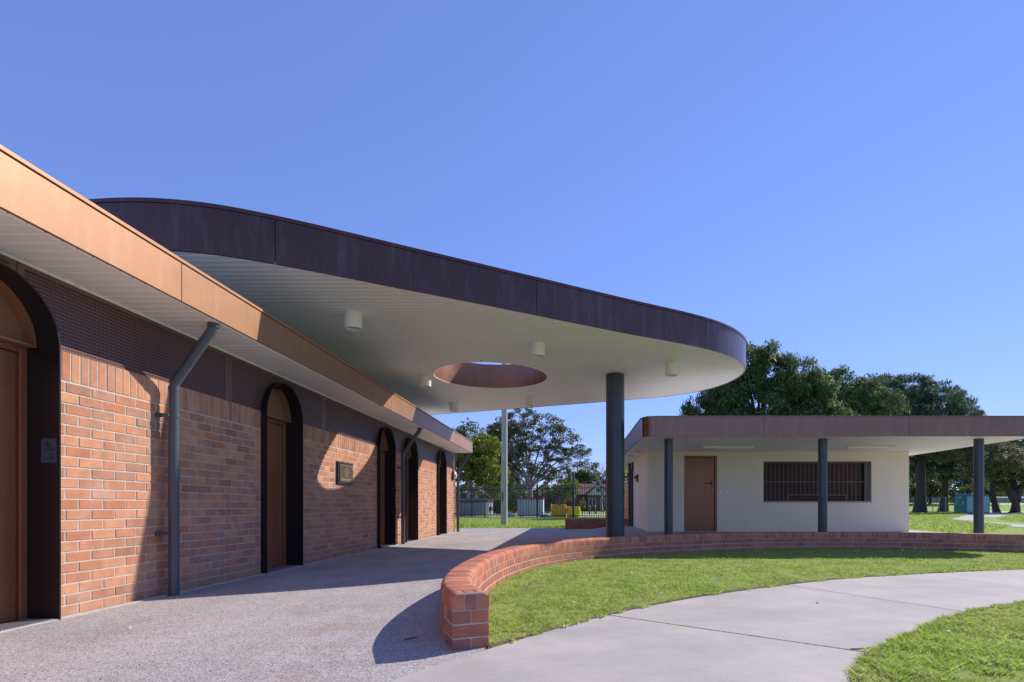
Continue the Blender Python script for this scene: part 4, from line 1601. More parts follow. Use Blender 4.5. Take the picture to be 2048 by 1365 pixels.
def heap(name, label, cat, x, y, rx, ry, h, mat):
    b = MB()
    N = 14
    for k, (f, zz) in enumerate(((1.0, 0.0), (.85, .45), (.5, .85), (.12, 1.0))):
        for j in range(N):
            a = 2 * pi * j / N
            w = random.uniform(.75, 1.15)
            b.v.append((x + rx * f * w * cos(a), y + ry * f * w * sin(a), h * zz * random.uniform(.8, 1.1)))
    for k in range(3):
        for j in range(N):
            a, c = k * N + j, k * N + (j + 1) % N
            b.f.append((a, c, c + N, a + N))
    b.f.append(tuple(3 * N + j for j in range(N)))
    return solo(name, b, mat, label, cat, (x, y, 0), smooth=30)


heap('tarpaulin', 'crumpled blue tarpaulin on the ground left of the orange bag', 'tarpaulin', -2.05, 41.2, .55, .3, .24, 'tarp_blue')
heap('rubbish_heap', 'small white rubbish heap on the ground by the timber pole', 'rubbish', -4.9, 42.3, .5, .35, .38, 'rubbish_white')

gp = thing('sign_post', 'dark green steel post standing behind the yellow bag', 'post', (-.05, 56, 0))
part('shaft', MB().tube([(-.05, 56, -.05), (-.05, 56, 4.1)], .12, 12), 'steel_green', gp, 40)
part('cap', MB().tube([(-.05, 56, 4.1), (-.05, 56, 4.2)], [.14, .05], 12), 'steel_green', gp, 40)
for x, lab in ((1.75, 'short pale bollard, left of two on the verge before the brick house'), (2.45, 'short pale bollard, right of two on the verge before the brick house')):
    t = thing('bollard', lab, 'bollard', (x, 62, 0), 'bollards on the verge')
    part('shaft', MB().cbox(x - .09, x + .09, 61.91, 62.09, -.05, .78, .01), 'bark_grey', t)
    part('cap', MB().cbox(x - .1, x + .1, 61.9, 62.1, .781, .9, .02), 'white_paint', t)


# ------------------------------------------------------------------ houses
def house(label, x0, x1, y, depth, eave, ridge, gx0, gx1, gmat, rmat, wmat, gtop):
    t = thing('house', label, 'house', ((x0 + x1) / 2, y, float(tz((x0 + x1) / 2, y))))
    part('wall', MB().box(x0, x1, y, y + depth, -.1, eave), wmat, t)
    ym = y + depth / 2
    rf = part('roof', MB().add([(x0 - .5, y - .6, eave), (x1 + .5, y - .6, eave), (x1 + .5, y + depth + .6, eave), (x0 - .5, y + depth + .6, eave), (x0 + 2, ym, ridge), (x1 - 2, ym, ridge)],
                               [(0, 1, 5, 4), (1, 2, 5), (2, 3, 4, 5), (3, 0, 4), (0, 3, 2, 1)]), rmat, t)
    gm = (gx0 + gx1) / 2
    g = MB().add([(gx0, y - 1.4, eave - .05), (gx1, y - 1.4, eave - .05), (gm, y - 1.4, gtop), (gx0, y + 2.2, eave - .05), (gx1, y + 2.2, eave - .05), (gm, y + 2.2, gtop)],
                 [(0, 1, 2), (3, 5, 4), (0, 2, 5, 3), (1, 4, 5, 2), (0, 3, 4, 1)])
    ga = part('gable', g, gmat, t)
    rr = MB()
    for sx, ex in ((gx0 - .4, gm), (gx1 + .4, gm)):
        rr.add([(sx, y - 1.7, eave - .2), (ex, y - 1.7, gtop + .12), (ex, y + 2.6, gtop + .12), (sx, y + 2.6, eave - .2), (sx, y - 1.7, eave - .02), (ex, y - 1.7, gtop + .32), (ex, y + 2.6, gtop + .32), (sx, y + 2.6, eave - .02)],
               [(0, 1, 2, 3), (4, 7, 6, 5), (0, 4, 5, 1), (2, 6, 7, 3), (0, 3, 7, 4), (1, 5, 6, 2)])
    part('gable_roof', rr, rmat, t)
    part('gable_wall', MB().box(gx0 + .2, gx1 - .2, y - 1.2, y - .001, -.1, eave - .06), wmat, t)
    part('gable_vent', MB().box(gm - .3, gm + .3, y - 1.44, y - 1.401, eave + (gtop - eave) * .3, eave + (gtop - eave) * .62), 'window_dark', ga)
    part('chimney', MB().cbox(x0 + 2.4, x0 + 3.2, ym - .4, ym + .4, ridge - 1.2, ridge + .9, .02), wmat, rf)
    n = max(2, int((gx1 - gx0) / 1.5))
    for i in range(n):
        cx = gx0 + (i + .5) * (gx1 - gx0) / n
        w = part('window', MB().box(cx - .62, cx + .62, y - 1.26, y - 1.201, .9, 2.1), 'gable_white', t)
        for k in (-1, 1):
            part('pane', MB().box(cx + k * .3 - .26, cx + k * .3 + .26, y - 1.29, y - 1.261, .98, 2.02), 'window_dark', w)
    part('gutter', MB().box(x0 - .5, x1 + .5, y - .68, y - .602, eave - .08, eave + .06), 'house_dark', t)


house('red brick house with a white gable seen through the picket fence', -2.5, 9.0, 92, 9, 2.7, 4.7, 2.0, 6.0, 'gable_white', 'roof_red', 'house_brick', 4.3)
house('house with a cream gable half hidden under the fig tree', -7.5, -3.0, 88, 8, 2.6, 4.0, -6.6, -3.2, 'gable_cream', 'roof_red', 'house_brick', 4.0)
house('dark house with a pale blue roof behind the pine trunk', 52, 64, 104, 9, 3.8, 5.6, 57.5, 62.5, 'house_dark', 'roof_blue', 'house_dark', 5.4)

# ------------------------------------------------------------------ trees
def tube_np(pts, radii, n=7):
    return MB().tube(pts, radii, n, cap=False)


def bend(a, b, sag, k=5):
    a, b = Vector(a), Vector(b)
    L = (b - a).length
    w = Vector((random.uniform(-1, 1), random.uniform(-1, 1), random.uniform(-.3, 1))) * L * .10
    out = []
    for i in range(k + 1):
        t = i / k
        out.append(tuple(a.lerp(b, t) + w * sin(pi * t) + Vector((0, 0, sag * L * sin(pi * t)))))
    return out


def leaves_np(centres, rad, per, size, aspect, flat=0.7, up=0.3, radial=0.0, drop=0.0):
    """Leaf quads (diamonds) in clumps round the centres."""
    C = np.asarray(centres)
    n = len(C) * per
    c = np.repeat(C, per, axis=0)
    R = np.repeat(np.asarray(rad) if hasattr(rad, '__len__') else np.full(len(C), rad), per)
    d = rng.normal(size=(n, 3))
    d /= np.linalg.norm(d, axis=1, keepdims=True)
    rr = R * rng.random(n) ** 0.45
    off = d * rr[:, None]
    off[:, 2] *= flat
    p = c + off
    a = rng.normal(size=(n, 3)) + radial * d * 3
    a[:, 2] += up - drop
    a /= np.linalg.norm(a, axis=1, keepdims=True)
    b = np.cross(a, rng.normal(size=(n, 3)))
    b /= np.linalg.norm(b, axis=1, keepdims=True)
    s = size * rng.uniform(.6, 1.3, n)[:, None]
    v = np.stack([p - a * s * .5, p + b * s * aspect * .5, p + a * s * .5, p - b * s * aspect * .5], axis=1).reshape(-1, 3)
    return v


def quads_object(name, v, mat, parent=None, loc=(0, 0, 0), kind=None):
    n = len(v) // 4
    me = bpy.data.meshes.new(name)
    me.vertices.add(len(v))
    me.vertices.foreach_set('co', (v - np.array(loc)).astype(np.float32).ravel())
    me.loops.add(len(v))
    me.loops.foreach_set('vertex_index', np.arange(len(v), dtype=np.int32))
    me.polygons.add(n)
    me.polygons.foreach_set('loop_start', np.arange(0, len(v), 4, dtype=np.int32))
    me.update(calc_edges=True)
    me.validate()
    me.materials.append(M[mat])
    o = link(name, me, parent, loc)
    if kind:
        o['kind'] = kind
    return o


def lobes_points(lobes, n, shell=0.35, zmin=None):
    w = np.array([l[3] * l[4] * l[5] for l in lobes]) ** 0.75
    idx = rng.choice(len(lobes), n, p=w / w.sum())
    L = np.array(lobes)[idx]
    d = rng.normal(size=(n, 3))
    d /= np.linalg.norm(d, axis=1, keepdims=True)
    r = (shell + (1 - shell) * rng.random(n)) ** 0.6
    p = L[:, :3] + d * r[:, None] * L[:, 3:6]
    if zmin is not None:
        p = p[p[:, 2] > zmin]
    return p


def tree(name, label, base, trunk_h, trunk_r, lobes, n_clump, clump_r, per, size, aspect, leaf, bark, lean=(0, 0), twigs=60, flat=.7, up=.3, radial=0., drop=0.,
         shell=.35, group=None, under=None, trunks=1, zmin=None, limb_r=.45):
    bx, by = base
    bz = float(tz(bx, by))
    t = thing(name, label, 'tree', (bx, by, bz), group)
    lob = [(bx + l[0], by + l[1], bz + l[2], l[3], l[4], l[5]) for l in lobes]
    pts = lobes_points(lob, n_clump, shell, None if zmin is None else bz + zmin)
    mb = MB()
    tops = []
    for k in range(trunks):
        ox, oy = (0, 0) if trunks == 1 else (random.uniform(-.7, .7) + (k - trunks / 2) * .6, random.uniform(-.5, .5))
        top = (bx + ox * 1.6 + lean[0], by + oy + lean[1], bz + trunk_h)
        p = bend((bx + ox, by + oy, bz - .1), top, 0, 6)
        rs = [trunk_r * (1.35 if i == 0 else 1.0 - .45 * i / 6) for i in range(7)]
        mb.tube(p, rs, 12, cap=False)
        tops.append((top, trunk_r * .55))
    heads = []
    for l in lob:
        top, r = random.choice(tops)
        start = Vector(top) - Vector((0, 0, random.uniform(0, trunk_h * .3)))
        end = Vector(l[:3]) - Vector((0, 0, l[5] * .3))
        p = bend(start, end, .06, 5)
        mb.tube(p, [r * limb_r * 1.9 * (1 - .62 * i / 5) for i in range(6)], 8, cap=False)
        heads.append((p, r * limb_r))
    for q in pts[rng.permutation(len(pts))[:twigs]]:
        h = min(heads, key=lambda hh: (Vector(hh[0][-1]) - Vector(q)).length)
        st = h[0][random.choice((3, 4, 5))]
        p = bend(st, q, .04, 4)
        r0 = h[1] * .55
        mb.tube(p, [r0, r0 * .75, r0 * .5, r0 * .35, r0 * .18], 5, cap=False)
    part('trunk', mb, bark, t, 60)
    v = leaves_np(pts, clump_r * rng.uniform(.65, 1.25, len(pts)), per, size, aspect, flat, up, radial, drop)
    quads_object('crown', v, leaf, t)
    if under:
        u_lobes, un, ur, uper, usize, umat = under
        ul = [(bx + l[0], by + l[1], bz + l[2], l[3], l[4], l[5]) for l in u_lobes]
        pu = lobes_points(ul, un, .2)
        quads_object('lower_foliage', leaves_np(pu, ur, uper, usize, aspect, .5, 0, radial), umat, t)
    return t


# left, behind the picket fence
tree('broadleaf_tree', 'dense olive green tree rising behind the end of the brick block', (-12.3, 52), 4.2, .24,
     [(0.4, 0, 6.2, 2.4, 2.2, 2.2), (2.4, .5, 7.4, 2.0, 2, 1.5), (-2, 0, 6.8, 2.5, 2, 2), (1.0, 0, 4.6, 2.4, 2, 1.6), (2.8, 0, 5.6, 1.8, 2, 1.8)], 260, .62, 60, .26, .5, 'leaf_olive', 'bark_pale', trunks=3)
tree('broadleaf_tree', 'bright yellow green tree beside the timber pole', (-8.6, 49.5), 3.0, .2,
     [(0.2, 0, 4.6, 1.6, 1.5, 1.9), (.8, 0, 6.3, 1.3, 1.3, 1.3), (1.2, -.3, 3.6, 1.5, 1.4, 1.5), (-.9, 0, 5.6, 1.3, 1.3, 1.3), (1.5, 0, 2.6, 1.2, 1, 1.0), (-.6, 0, 3.4, 1.3, 1, 1.3)], 230, .5, 60, .22, .55, 'leaf_bright', 'bark_pale', trunks=2)
tree('broadleaf_tree', 'dark green tree standing between the bright tree and the fig', (-8.0, 60), 4.5, .3,
     [(0, 0, 7.6, 2.3, 2, 2.2), (1.6, 0, 6.0, 2.2, 2, 2), (-1.2, 0, 5.5, 2.4, 2, 2.4), (.3, 0, 9.0, 1.5, 1.5, 1.0), (2.2, 0, 4.0, 1.8, 1.5, 1.8)], 260, .6, 55, .26, .5, 'leaf_fig', 'bark_dark')
tree('conifer_shrub', 'rounded yellow green conifer just right of the timber pole', (-6.6, 52.5), 1.5, .12,
     [(0, 0, 2.2, 1.2, 1.1, 1.6), (.2, 0, 3.2, .8, .8, 1.1), (.5, -.2, 1.4, 1.1, 1, 1.1)], 170, .38, 60, .17, .3, 'leaf_conifer', 'bark_dark', twigs=15, up=.9)
tree('fig_tree', 'big spreading fig tree with open branches beyond the red rimmed container', (-4.7, 58), 3.4, .27,
     [(-2.6, 0, 9.2, 1.7, 1.6, 1.0), (-.6, .4, 10.3, 2.0, 1.8, .95), (1.9, 0, 9.5, 2.0, 1.8, .95), (3.6, .3, 8.2, 1.8, 1.6, .85), (5.0, 0, 6.6, 1.6, 1.5, .75), (5.9, 0, 5.2, 1.2, 1.2, .6), (4.2, 0, 5.2, 1.6, 1.5, .7), (2.6, 0, 6.4, 1.7, 1.6, .85),
      (.5, 0, 7.4, 1.9, 1.6, 1.0), (-1.8, 0, 6.8, 1.8, 1.6, 1.0), (-3.6, 0, 7.6, 1.5, 1.5, 1.0), (-2.4, 0, 4.9, 1.7, 1.4, 1.0), (1.2, 0, 4.6, 1.6, 1.4, .9), (-.4, .5, 8.7, 1.8, 1.6, .8), (3.0, 0, 4.0, 1.6, 1.3, .7)],
     430, .5, 50, .2, .55, 'leaf_fig', 'bark_grey', twigs=420, flat=.55, shell=.5, limb_r=.36)
tree('garden_tree', 'light green garden tree behind the fig, right of its trunk', (-1.3, 72), 1.6, .16,
     [(0, 0, 2.8, 1.8, 1.4, 1.5), (-1.4, 0, 2.4, 1.5, 1.2, 1.3), (1.0, 0, 3.4, 1.2, 1.2, .9)], 120, .5, 50, .24, .5, 'leaf_bright', 'bark_grey', twigs=30)
tree('garden_tree', 'grey green garden tree above the red house roof', (1.6, 108), 4.0, .3,
     [(0, 0, 5.8, 2.6, 2, 1.7), (2.0, 0, 6.6, 2.0, 2, 1.2), (-2.0, 0, 5.0, 2.2, 2, 1.5), (-.4, 0, 7.0, 1.6, 1.5, .9)], 170, .7, 46, .36, .5, 'leaf_olive', 'bark_grey', twigs=40)
tree('garden_tree', 'dark green garden tree right of the white gable, partly behind the column', (7.0, 104), 4.0, .3,
     [(0, 0, 5.6, 2.6, 2, 2.2), (-2.2, 0, 4.8, 1.8, 2, 1.6), (2.2, 0, 6.0, 2.0, 2, 2)], 150, .7, 46, .36, .5, 'leaf_fig', 'bark_grey', twigs=40)


def bare_tree(label, x, y, h, r):
    t = thing('bare_tree', label, 'tree', (x, y, float(tz(x, y))))
    mb = MB()

    def grow(p, d, L, rr, lev):
        q = Vector(p) + Vector(d) * L
        mb.tube(bend(p, q, .02, 3), [rr, rr * .85, rr * .7, rr * .55], 5, cap=False)
        if lev < 5:
            for k in range(3 if lev < 3 else 2):
                nd = (Vector(d) + Vector((random.uniform(-.75, .75), random.uniform(-.6, .6), random.uniform(-.1, .6)))).normalized()
                grow(q, nd, L * random.uniform(.62, .85), rr * .55, lev + 1)
    grow((x, y, -.1), Vector((0, 0, 1)), h * .3, r, 0)
    part('trunk', mb, 'bark_grey', t, 60)


bare_tree('leafless grey tree beside the charcoal canopy column', 4.3, 84, 9.0, .26)
hb = MB()
tp = thing('flowering_shrub', 'small purple flowering shrub behind the orange bag', 'shrub', (-1.75, 60, 0))
pc = lobes_points([(-1.75, 60, 1.0, .22, .2, .7), (-1.6, 60, 1.5, .25, .2, .4), (-2.6, 60.3, .5, .3, .3, .25)], 26, .2)
quads_object('crown', leaves_np(pc, .16, 18, .12, .7), 'leaf_purple', tp)
part('stem', MB().tube([(-1.75, 60, -.05), (-1.7, 60, 1.4)], [.05, .02], 6), 'bark_dark', tp, 60)
tp = thing('leafy_sapling', 'young leafy sapling right of the yellow bag', 'tree', (.75, 50, 0))
part('trunk', MB().tube([(.75, 50, -.05), (.72, 50, 1.3)], [.03, .012], 6), 'bark_dark', tp, 60)
pc = lobes_points([(.75, 50, 1.1, .28, .25, .6)], 24, .2)
quads_object('crown', leaves_np(pc, .16, 16, .14, .6), 'leaf_bright', tp)

# right, behind the kiosk
tree('sheoak_tree', 'tall feathery she-oak rising behind the canopy tip', (15.3, 45), 6.5, .34,
     [(-1.2, 0, 12.4, 1.7, 1.7, 1.5), (0.6, 0, 11.6, 2.0, 1.8, 1.6), (-2.8, 0, 10.6, 2.0, 1.8, 1.6), (2.8, 0, 10.3, 1.8, 1.7, 1.3), (-.4, 0, 9.2, 2.6, 2, 1.8), (3.4, 0, 8.4, 2.2, 2, 1.6), (-4.2, 0, 8.6, 1.9, 1.8, 1.5), (-2.0, 0, 7.2, 2.6, 2, 1.6), (1.6, 0, 6.6, 2.6, 2, 1.5), (0.4, 0, 13.3, .9, .9, .9), (1.9, 0, 12.4, .9, .9, .9), (-3.0, 0, 12.0, 1.3, 1.2, 1.2), (4.4, 0, 9.6, 1.8, 1.6, 1.4), (5.4, 0, 7.8, 2.0, 1.8, 1.6), (3.0, 0, 11.6, 1.6, 1.5, 1.15), (4.7, 0, 10.7, 1.5, 1.4, 1.1)],
     760, .6, 70, .42, .2, 'needle_sheoak', 'bark_dark', twigs=190, up=1.1, flat=.8, shell=.3)
tree('sheoak_tree', 'lower she-oak whose left edge hangs past the column', (11.2, 44), 5.5, .26,
     [(-1.2, 0, 7.4, 1.4, 1.4, 1.1), (.6, 0, 8.0, 1.6, 1.5, 1.3), (-2.6, 0, 6.6, 1.1, 1.2, 1.0), (1.6, 0, 6.8, 1.8, 1.5, 1.3), (-1.0, 0, 6.0, 2.0, 1.5, 1.0), (.2, 0, 9.4, 1.4, 1.2, 1.2), (-1.6, 0, 8.6, 1.0, 1.0, .9)],
     240, .52, 56, .40, .2, 'needle_sheoak', 'bark_dark', twigs=120, up=1.1, flat=.8)
tree('sheoak_tree', 'narrow she-oak top between the tall she-oak and the pine', (24.5, 54), 7.5, .3,
     [(0, 0, 12.2, 1.5, 1.5, 1.6), (1.6, 0, 11.0, 1.8, 1.6, 1.6), (-1.6, 0, 10.8, 1.9, 1.6, 1.6), (.2, 0, 9.0, 2.8, 2, 2), (3.6, 0, 12.4, .8, .8, 1.0), (3.0, 0, 11.0, 1.4, 1.2, 1.2), (-3.4, 0, 9.6, 2.2, 1.8, 2.0), (3.4, 0, 9.2, 2.4, 1.8, 2.0), (1.4, 0, 13.2, 1.2, 1.2, 1.3), (-2.6, 0, 12.2, 1.5, 1.4, 1.5), (4.6, 0, 12.0, 1.4, 1.3, 1.4), (6.0, 0, 10.6, 1.8, 1.6, 1.6)],
     560, .6, 60, .42, .2, 'needle_sheoak', 'bark_dark', twigs=80, up=1.1, flat=.8)
tree('pine_tree', 'broad domed pine behind the kiosk roof with thick trunk at right', (40.6, 65), 7.2, .62,
     [(-2.4, 0, 14.0, 4.2, 4, 2.3), (1.6, 1, 13.4, 3.6, 4, 2.2), (-6.6, 0, 13.0, 3.8, 3.6, 2.3), (-10.2, 0, 11.8, 3.0, 3, 2.2), (4.4, 0, 11.4, 2.8, 3, 2.0), (-1.0, -3, 12.0, 4.4, 3, 2.2), (-6.5, -2.5, 11.0, 4.2, 3, 2.2), (5.4, -1, 9.8, 2.2, 2.4, 1.4), (-11.4, -1, 10.0, 2.4, 2.4, 1.8), (-3, -3, 10.0, 4, 3, 1.8), (2.5, -2.5, 10.2, 3.4, 3, 1.6), (-9.0, 0, 13.6, 2.6, 2.6, 1.8), (-4.6, 0, 14.6, 3.0, 3, 1.7), (-12.6, 0, 11.4, 2.4, 2.4, 1.8)],
     1150, .62, 74, .40, .24, 'needle_pine', 'bark_dark', twigs=60, up=.9, flat=.75, radial=.5, shell=.55, limb_r=.35,
     under=([(0, -2, 7.6, 6.0, 4, .9), (5.2, -2, 7.4, 4.4, 3, 1.2), (-3, -2, 8.4, 5, 3, 1.0), (2.5, -4, 6.2, 4.0, 2.5, .7), (7.4, -3, 5.8, 2.6, 2, .8), (9.5, -2, 6.4, 3, 2, 1.2), (3.4, -1, 9.0, 5, 3, 1.4), (4.5, -3, 4.9, 2.2, 1.5, .5)], 620, .75, 44, .42, 'needle_under'))
tree('pine_tree', 'spreading pine with slim trunk at the right edge of the photo', (53.5, 70), 5.4, .36,
     [(-1.2, 0, 9.2, 2.8, 2.6, 1.4), (2.4, 0, 9.6, 2.8, 2.6, 1.5), (-3.0, 0, 8.0, 2.4, 2.4, 1.2), (4.4, 0, 8.0, 2.8, 2.4, 1.3), (.6, -1, 7.6, 3.2, 2.6, 1.1)],
     260, .7, 60, .44, .22, 'needle_pine', 'bark_dark', twigs=60, up=.5, radial=.5,
     under=([(-2.2, -1.5, 5.6, 3.0, 2, .8), (2.2, -1.5, 5.8, 3.2, 2, .9), (0, -1.5, 6.4, 4.4, 2, .8), (-1.4, -1, 4.6, 1.6, 1.2, .5), (3.6, -1, 4.4, 1.8, 1.2, .6), (-3.4, -1, 7.2, 2, 2, .9), (4.6, -1, 6.6, 3, 2, 1.0)], 420, .65, 40, .42, 'needle_under'))
tree('pine_tree', 'dark pine trunk and crown behind the green toilets', (52.0, 78), 6.0, .55,
     [(-2, 0, 8.6, 3.2, 2.4, 1.4), (2, 0, 9.2, 3.4, 2.4, 1.5), (0, 0, 7.4, 4.4, 2.4, 1.2), (-2.5, 0, 5.6, 4.0, 2.2, 1.3), (3.5, 0, 5.8, 4.0, 2.2, 1.3), (6, 0, 7.4, 3.0, 2, 1.4)], 460, .75, 50, .46, .22, 'needle_pine', 'bark_dark', twigs=60, radial=.4)
tree('forked_tree', 'dark low forked tree at the right edge near the wire fence', (56.2, 70.5), 1.7, .62,
     [(-2.2, 0, 4.2, 1.5, 1.2, .8), (2.4, 0, 4.6, 1.6, 1.2, .8), (.6, 1, 5.2, 1.8, 1.4, .8)], 70, .6, 36, .36, .4, 'leaf_olive', 'bark_dark', twigs=24, limb_r=.9)
for x, y, r, h, lab, lf in ((47.5, 92, 3.4, 3.4, 'dark bushy shrub left of the toilets behind the wire fence', 'leaf_fig'), (53.5, 94, 3.6, 4.2, 'dark bushy shrub mass just behind the toilets', 'needle_sheoak'),
                            (61.0, 95, 3.8, 4.4, 'dark bushy shrub behind the slim pine trunk', 'leaf_fig'), (69.5, 95, 4.0, 3.6, 'pale green shrub at the far right edge', 'leaf_olive')):
    tree('large_shrub', lab, (x, y), h * .4, .2, [(0, 0, h * .5, r, r * .6, h * .5), (-r * .6, 0, h * .4, r * .6, r * .5, h * .4), (r * .5, 0, h * .65, r * .6, r * .5, h * .4)], 150, .7, 44, .4, .5, lf, 'bark_dark', twigs=10)
for x, y, r, h, lab, lf in ((45, 118, 5.0, 8.5, 'tall dark tree in the row far behind the wire fence, nearest the kiosk', 'leaf_fig'), (55, 121, 5.5, 10, 'tall dark tree in the row far behind the wire fence, above the toilets', 'needle_sheoak'),
                            (66, 120, 5.5, 9.5, 'tall dark tree in the row far behind the wire fence, left of the slim pine', 'leaf_fig'), (77, 122, 6.0, 10.5, 'tall dark tree in the row far behind the wire fence, right of the slim pine', 'leaf_olive'), (89, 120, 6, 10, 'tall dark tree in the row far behind the wire fence, at the right edge', 'leaf_fig')):
    tree('broadleaf_tree', lab, (x, y), h * .4, .35, [(0, 0, h * .62, r, r * .6, h * .36), (-r * .55, 0, h * .45, r * .7, r * .5, h * .36), (r * .5, 0, h * .5, r * .7, r * .5, h * .38), (0, -1, h * .28, r * 1.1, r * .5, h * .26)], 300, .9, 44, .5, .5, lf, 'bark_dark', twigs=10)
for x, y, r, h, lab, lf in ((-13.5, 66, 3.0, 3.4, 'dark shrub in the shade behind the skip bin', 'leaf_fig'), (-8.5, 67, 3.0, 3.0, 'dark shrub behind the fence between skip bin and timber pole', 'leaf_olive'),
                            (-4.6, 70, 2.4, 2.8, 'dark shrub behind the red rimmed container', 'leaf_fig'), (-17.5, 64, 3.0, 4.2, 'tall shrub glimpsed past the end of the brick block', 'leaf_olive')):
    tree('large_shrub', lab, (x, y), h * .4, .15, [(0, 0, h * .5, r, r * .5, h * .5), (-r * .6, 0, h * .4, r * .6, r * .4, h * .4), (r * .5, 0, h * .55, r * .6, r * .4, h * .45)], 170, .55, 44, .3, .5, lf, 'bark_dark', twigs=10)


# a far belt of trees closing the horizon
def belt():
    lob = []
    for x in np.arange(-220, 330, 7.0):
        h = random.uniform(4.5, 8.5)
        yy = 175 + random.uniform(-12, 12)
        lob.append((x, yy, float(tz(x, yy)) + h * .5, random.uniform(4, 6.5), 4, h * .55))
    p = lobes_points(lob, 1700, .3)
    quads_object('tree_belt', leaves_np(p, 1.5, 16, 1.1, .6), 'leaf_olive', None, (0, 175, 0), 'stuff')


belt()

# ------------------------------------------------------------------ wire fence, grey wall, toilets on the right
wf = thing('wire_fence', 'pale grey wire fence with thin posts across the park', 'fence', (48, 73.5, 0))
xs_ = list(np.arange(44.2, 50.2, .86)) + [51.5, 54.0, 56.4, 58.4, 60.4, 62.4, 64.8, 67.4]
wp_me = MB().tube([(0, 0, -.1), (0, 0, 2.05), (0, 0, 2.1)], [.045, .045, .03], 8).mesh('post', 'grey_steel', 40)
for x in xs_:
    link('post', wp_me, wf, (x, 73.5, float(tz(x, 73.5))))
for z in (.15, 1.1, 2.02):
    part('rail', MB().tube([(44.2, 73.5, z), (67.4, 73.5, z)], .018, 6), 'grey_steel', wf, 40)
b = MB()
for x in np.arange(44.3, 67.4, .32):
    b.box(x - .004, x + .004, 73.49, 73.50, .1, 2.0)
part('wire', b, 'grey_steel', wf, kind='stuff')
t = thing('warning_sign', 'small orange warning sign fixed on the wire fence', 'sign', (55.0, 73.4, 1.2))
part('plate', MB().box(54.55, 55.15, 73.40, 73.42, .98, 1.52), 'sign_orange', t)
part('panel', MB().box(54.50, 55.20, 73.425, 73.44, .92, 1.58), 'white_paint', t)
t = thing('grey_wall', 'low grey rendered wall on the grass bank behind the wire fence', 'wall', (65, 101, 1.4))
part('face', MB().box(44, 110, 101, 101.3, 1.0, 2.35), 'far_wall_grey', t)
part('cap', MB().box(43.9, 110, 100.95, 101.35, 2.351, 2.45), 'pale_concrete', t)


def toilet(x, y, rot, lab, first):
    """Portable toilet, local frame: door on local +X side, broad plain side on local -Y."""
    t = thing('portable_toilet', lab, 'portable toilet', (x, y, float(tz(x, y))), 'portable toilets by the park path')
    t.rotation_euler = (0, 0, rot)
    W, D, H = 1.12, 1.62, 2.2

    def lp(name, mb, mat, parent, smooth=None):
        o = bpy.data.objects.new(name, mb.mesh(name, mat, smooth))
        COL.objects.link(o)
        o.parent = parent
        return o
    body = lp('body', MB().add([(-W / 2, -D / 2, .08), (W / 2, -D / 2, .08), (W / 2, D / 2, .08), (-W / 2, D / 2, .08), (-W / 2 + .05, -D / 2 + .05, H), (W / 2 - .05, -D / 2 + .05, H), (W / 2 - .05, D / 2 - .05, H), (-W / 2 + .05, D / 2 - .05, H)],
                               [(0, 3, 2, 1), (4, 5, 6, 7), (0, 1, 5, 4), (1, 2, 6, 5), (2, 3, 7, 6), (3, 0, 4, 7)]), 'loo_teal', t)
    b = MB()
    for z in (.45, .85, 1.5):
        b.cbox(-W / 2 - .02, -W / 2 + .03, -D / 2 + .1, D / 2 - .1, z, z + .05, .005)
    lp('rib', b, 'loo_teal', body)
    lp('skid', MB().cbox(-W / 2 - .04, W / 2 + .04, -D / 2 - .04, D / 2 + .04, 0, .079, .01), 'loo_teal', t)
    lp('roof', MB().tube([(-W / 2, 0, H + .02), (W / 2, 0, H + .02)], .02, 4).add([(-W / 2 - .02, -D / 2, H + .001), (W / 2 + .02, -D / 2, H + .001), (W / 2 + .02, D / 2, H + .001), (-W / 2 - .02, D / 2, H + .001), (-W / 2, -.3, H + .17), (W / 2, -.3, H + .17), (W / 2, .3, H + .17), (-W / 2, .3, H + .17)],
                                                                                 [(0, 3, 2, 1), (4, 5, 6, 7), (0, 1, 5, 4), (1, 2, 6, 5), (2, 3, 7, 6), (3, 0, 4, 7)]), 'loo_roof', t)
    lp('door', MB().cbox(-W / 2 + .14, W / 2 - .14, -D / 2 - .03, -D / 2 + .04, .16, 2.0, .01), 'loo_pale', t)
    lp('vent_pipe', MB().tube([(-.3, .6, H), (-.3, .6, H + .35)], .05, 8), 'white_paint', t, 40)
    if first:
        lb = lp('label', MB().box(-W / 2 - .024, -W / 2 - .012, -.52, .5, 1.1, 1.42), 'white_paint', t)
        lp('print', MB().box(-W / 2 - .03, -W / 2 - .0245, -.45, .43, 1.14, 1.38).box(-W / 2 - .034, -W / 2 - .0305, -.30, -.24, 1.2, 1.32), 'label_blue', lb)
        lp('notice', MB().box(-W / 2 - .002, -W / 2 + .03, -.3, .35, 1.78, 2.02), 'bark_pale', t)


rot = radians(-54)
dx, dy = cos(rot), sin(rot)
for i, lab in enumerate(('teal portable toilet with blue label, leftmost of the row of three', 'teal portable toilet in the middle of the row of three', 'teal portable toilet at the right end of the row, behind the kiosk column')):
    # the row runs away from the camera, doors to the right
    toilet(46.6 + 1.16 * i * cos(radians(12)), 66.2 + 1.16 * i * sin(radians(12)), radians(12), lab, i == 0)


# ------------------------------------------------------------------ lawns: soil sheets and blades
def curve_pts(c, s0, s1, n, off=0.0):
    out = []
    for s in np.linspace(s0, s1, n):
        t = c.tan(s, .1)
        p = c.pos(s) + np.array([t[1], -t[0]]) * off
        out.append((p[0], p[1]))
    return out


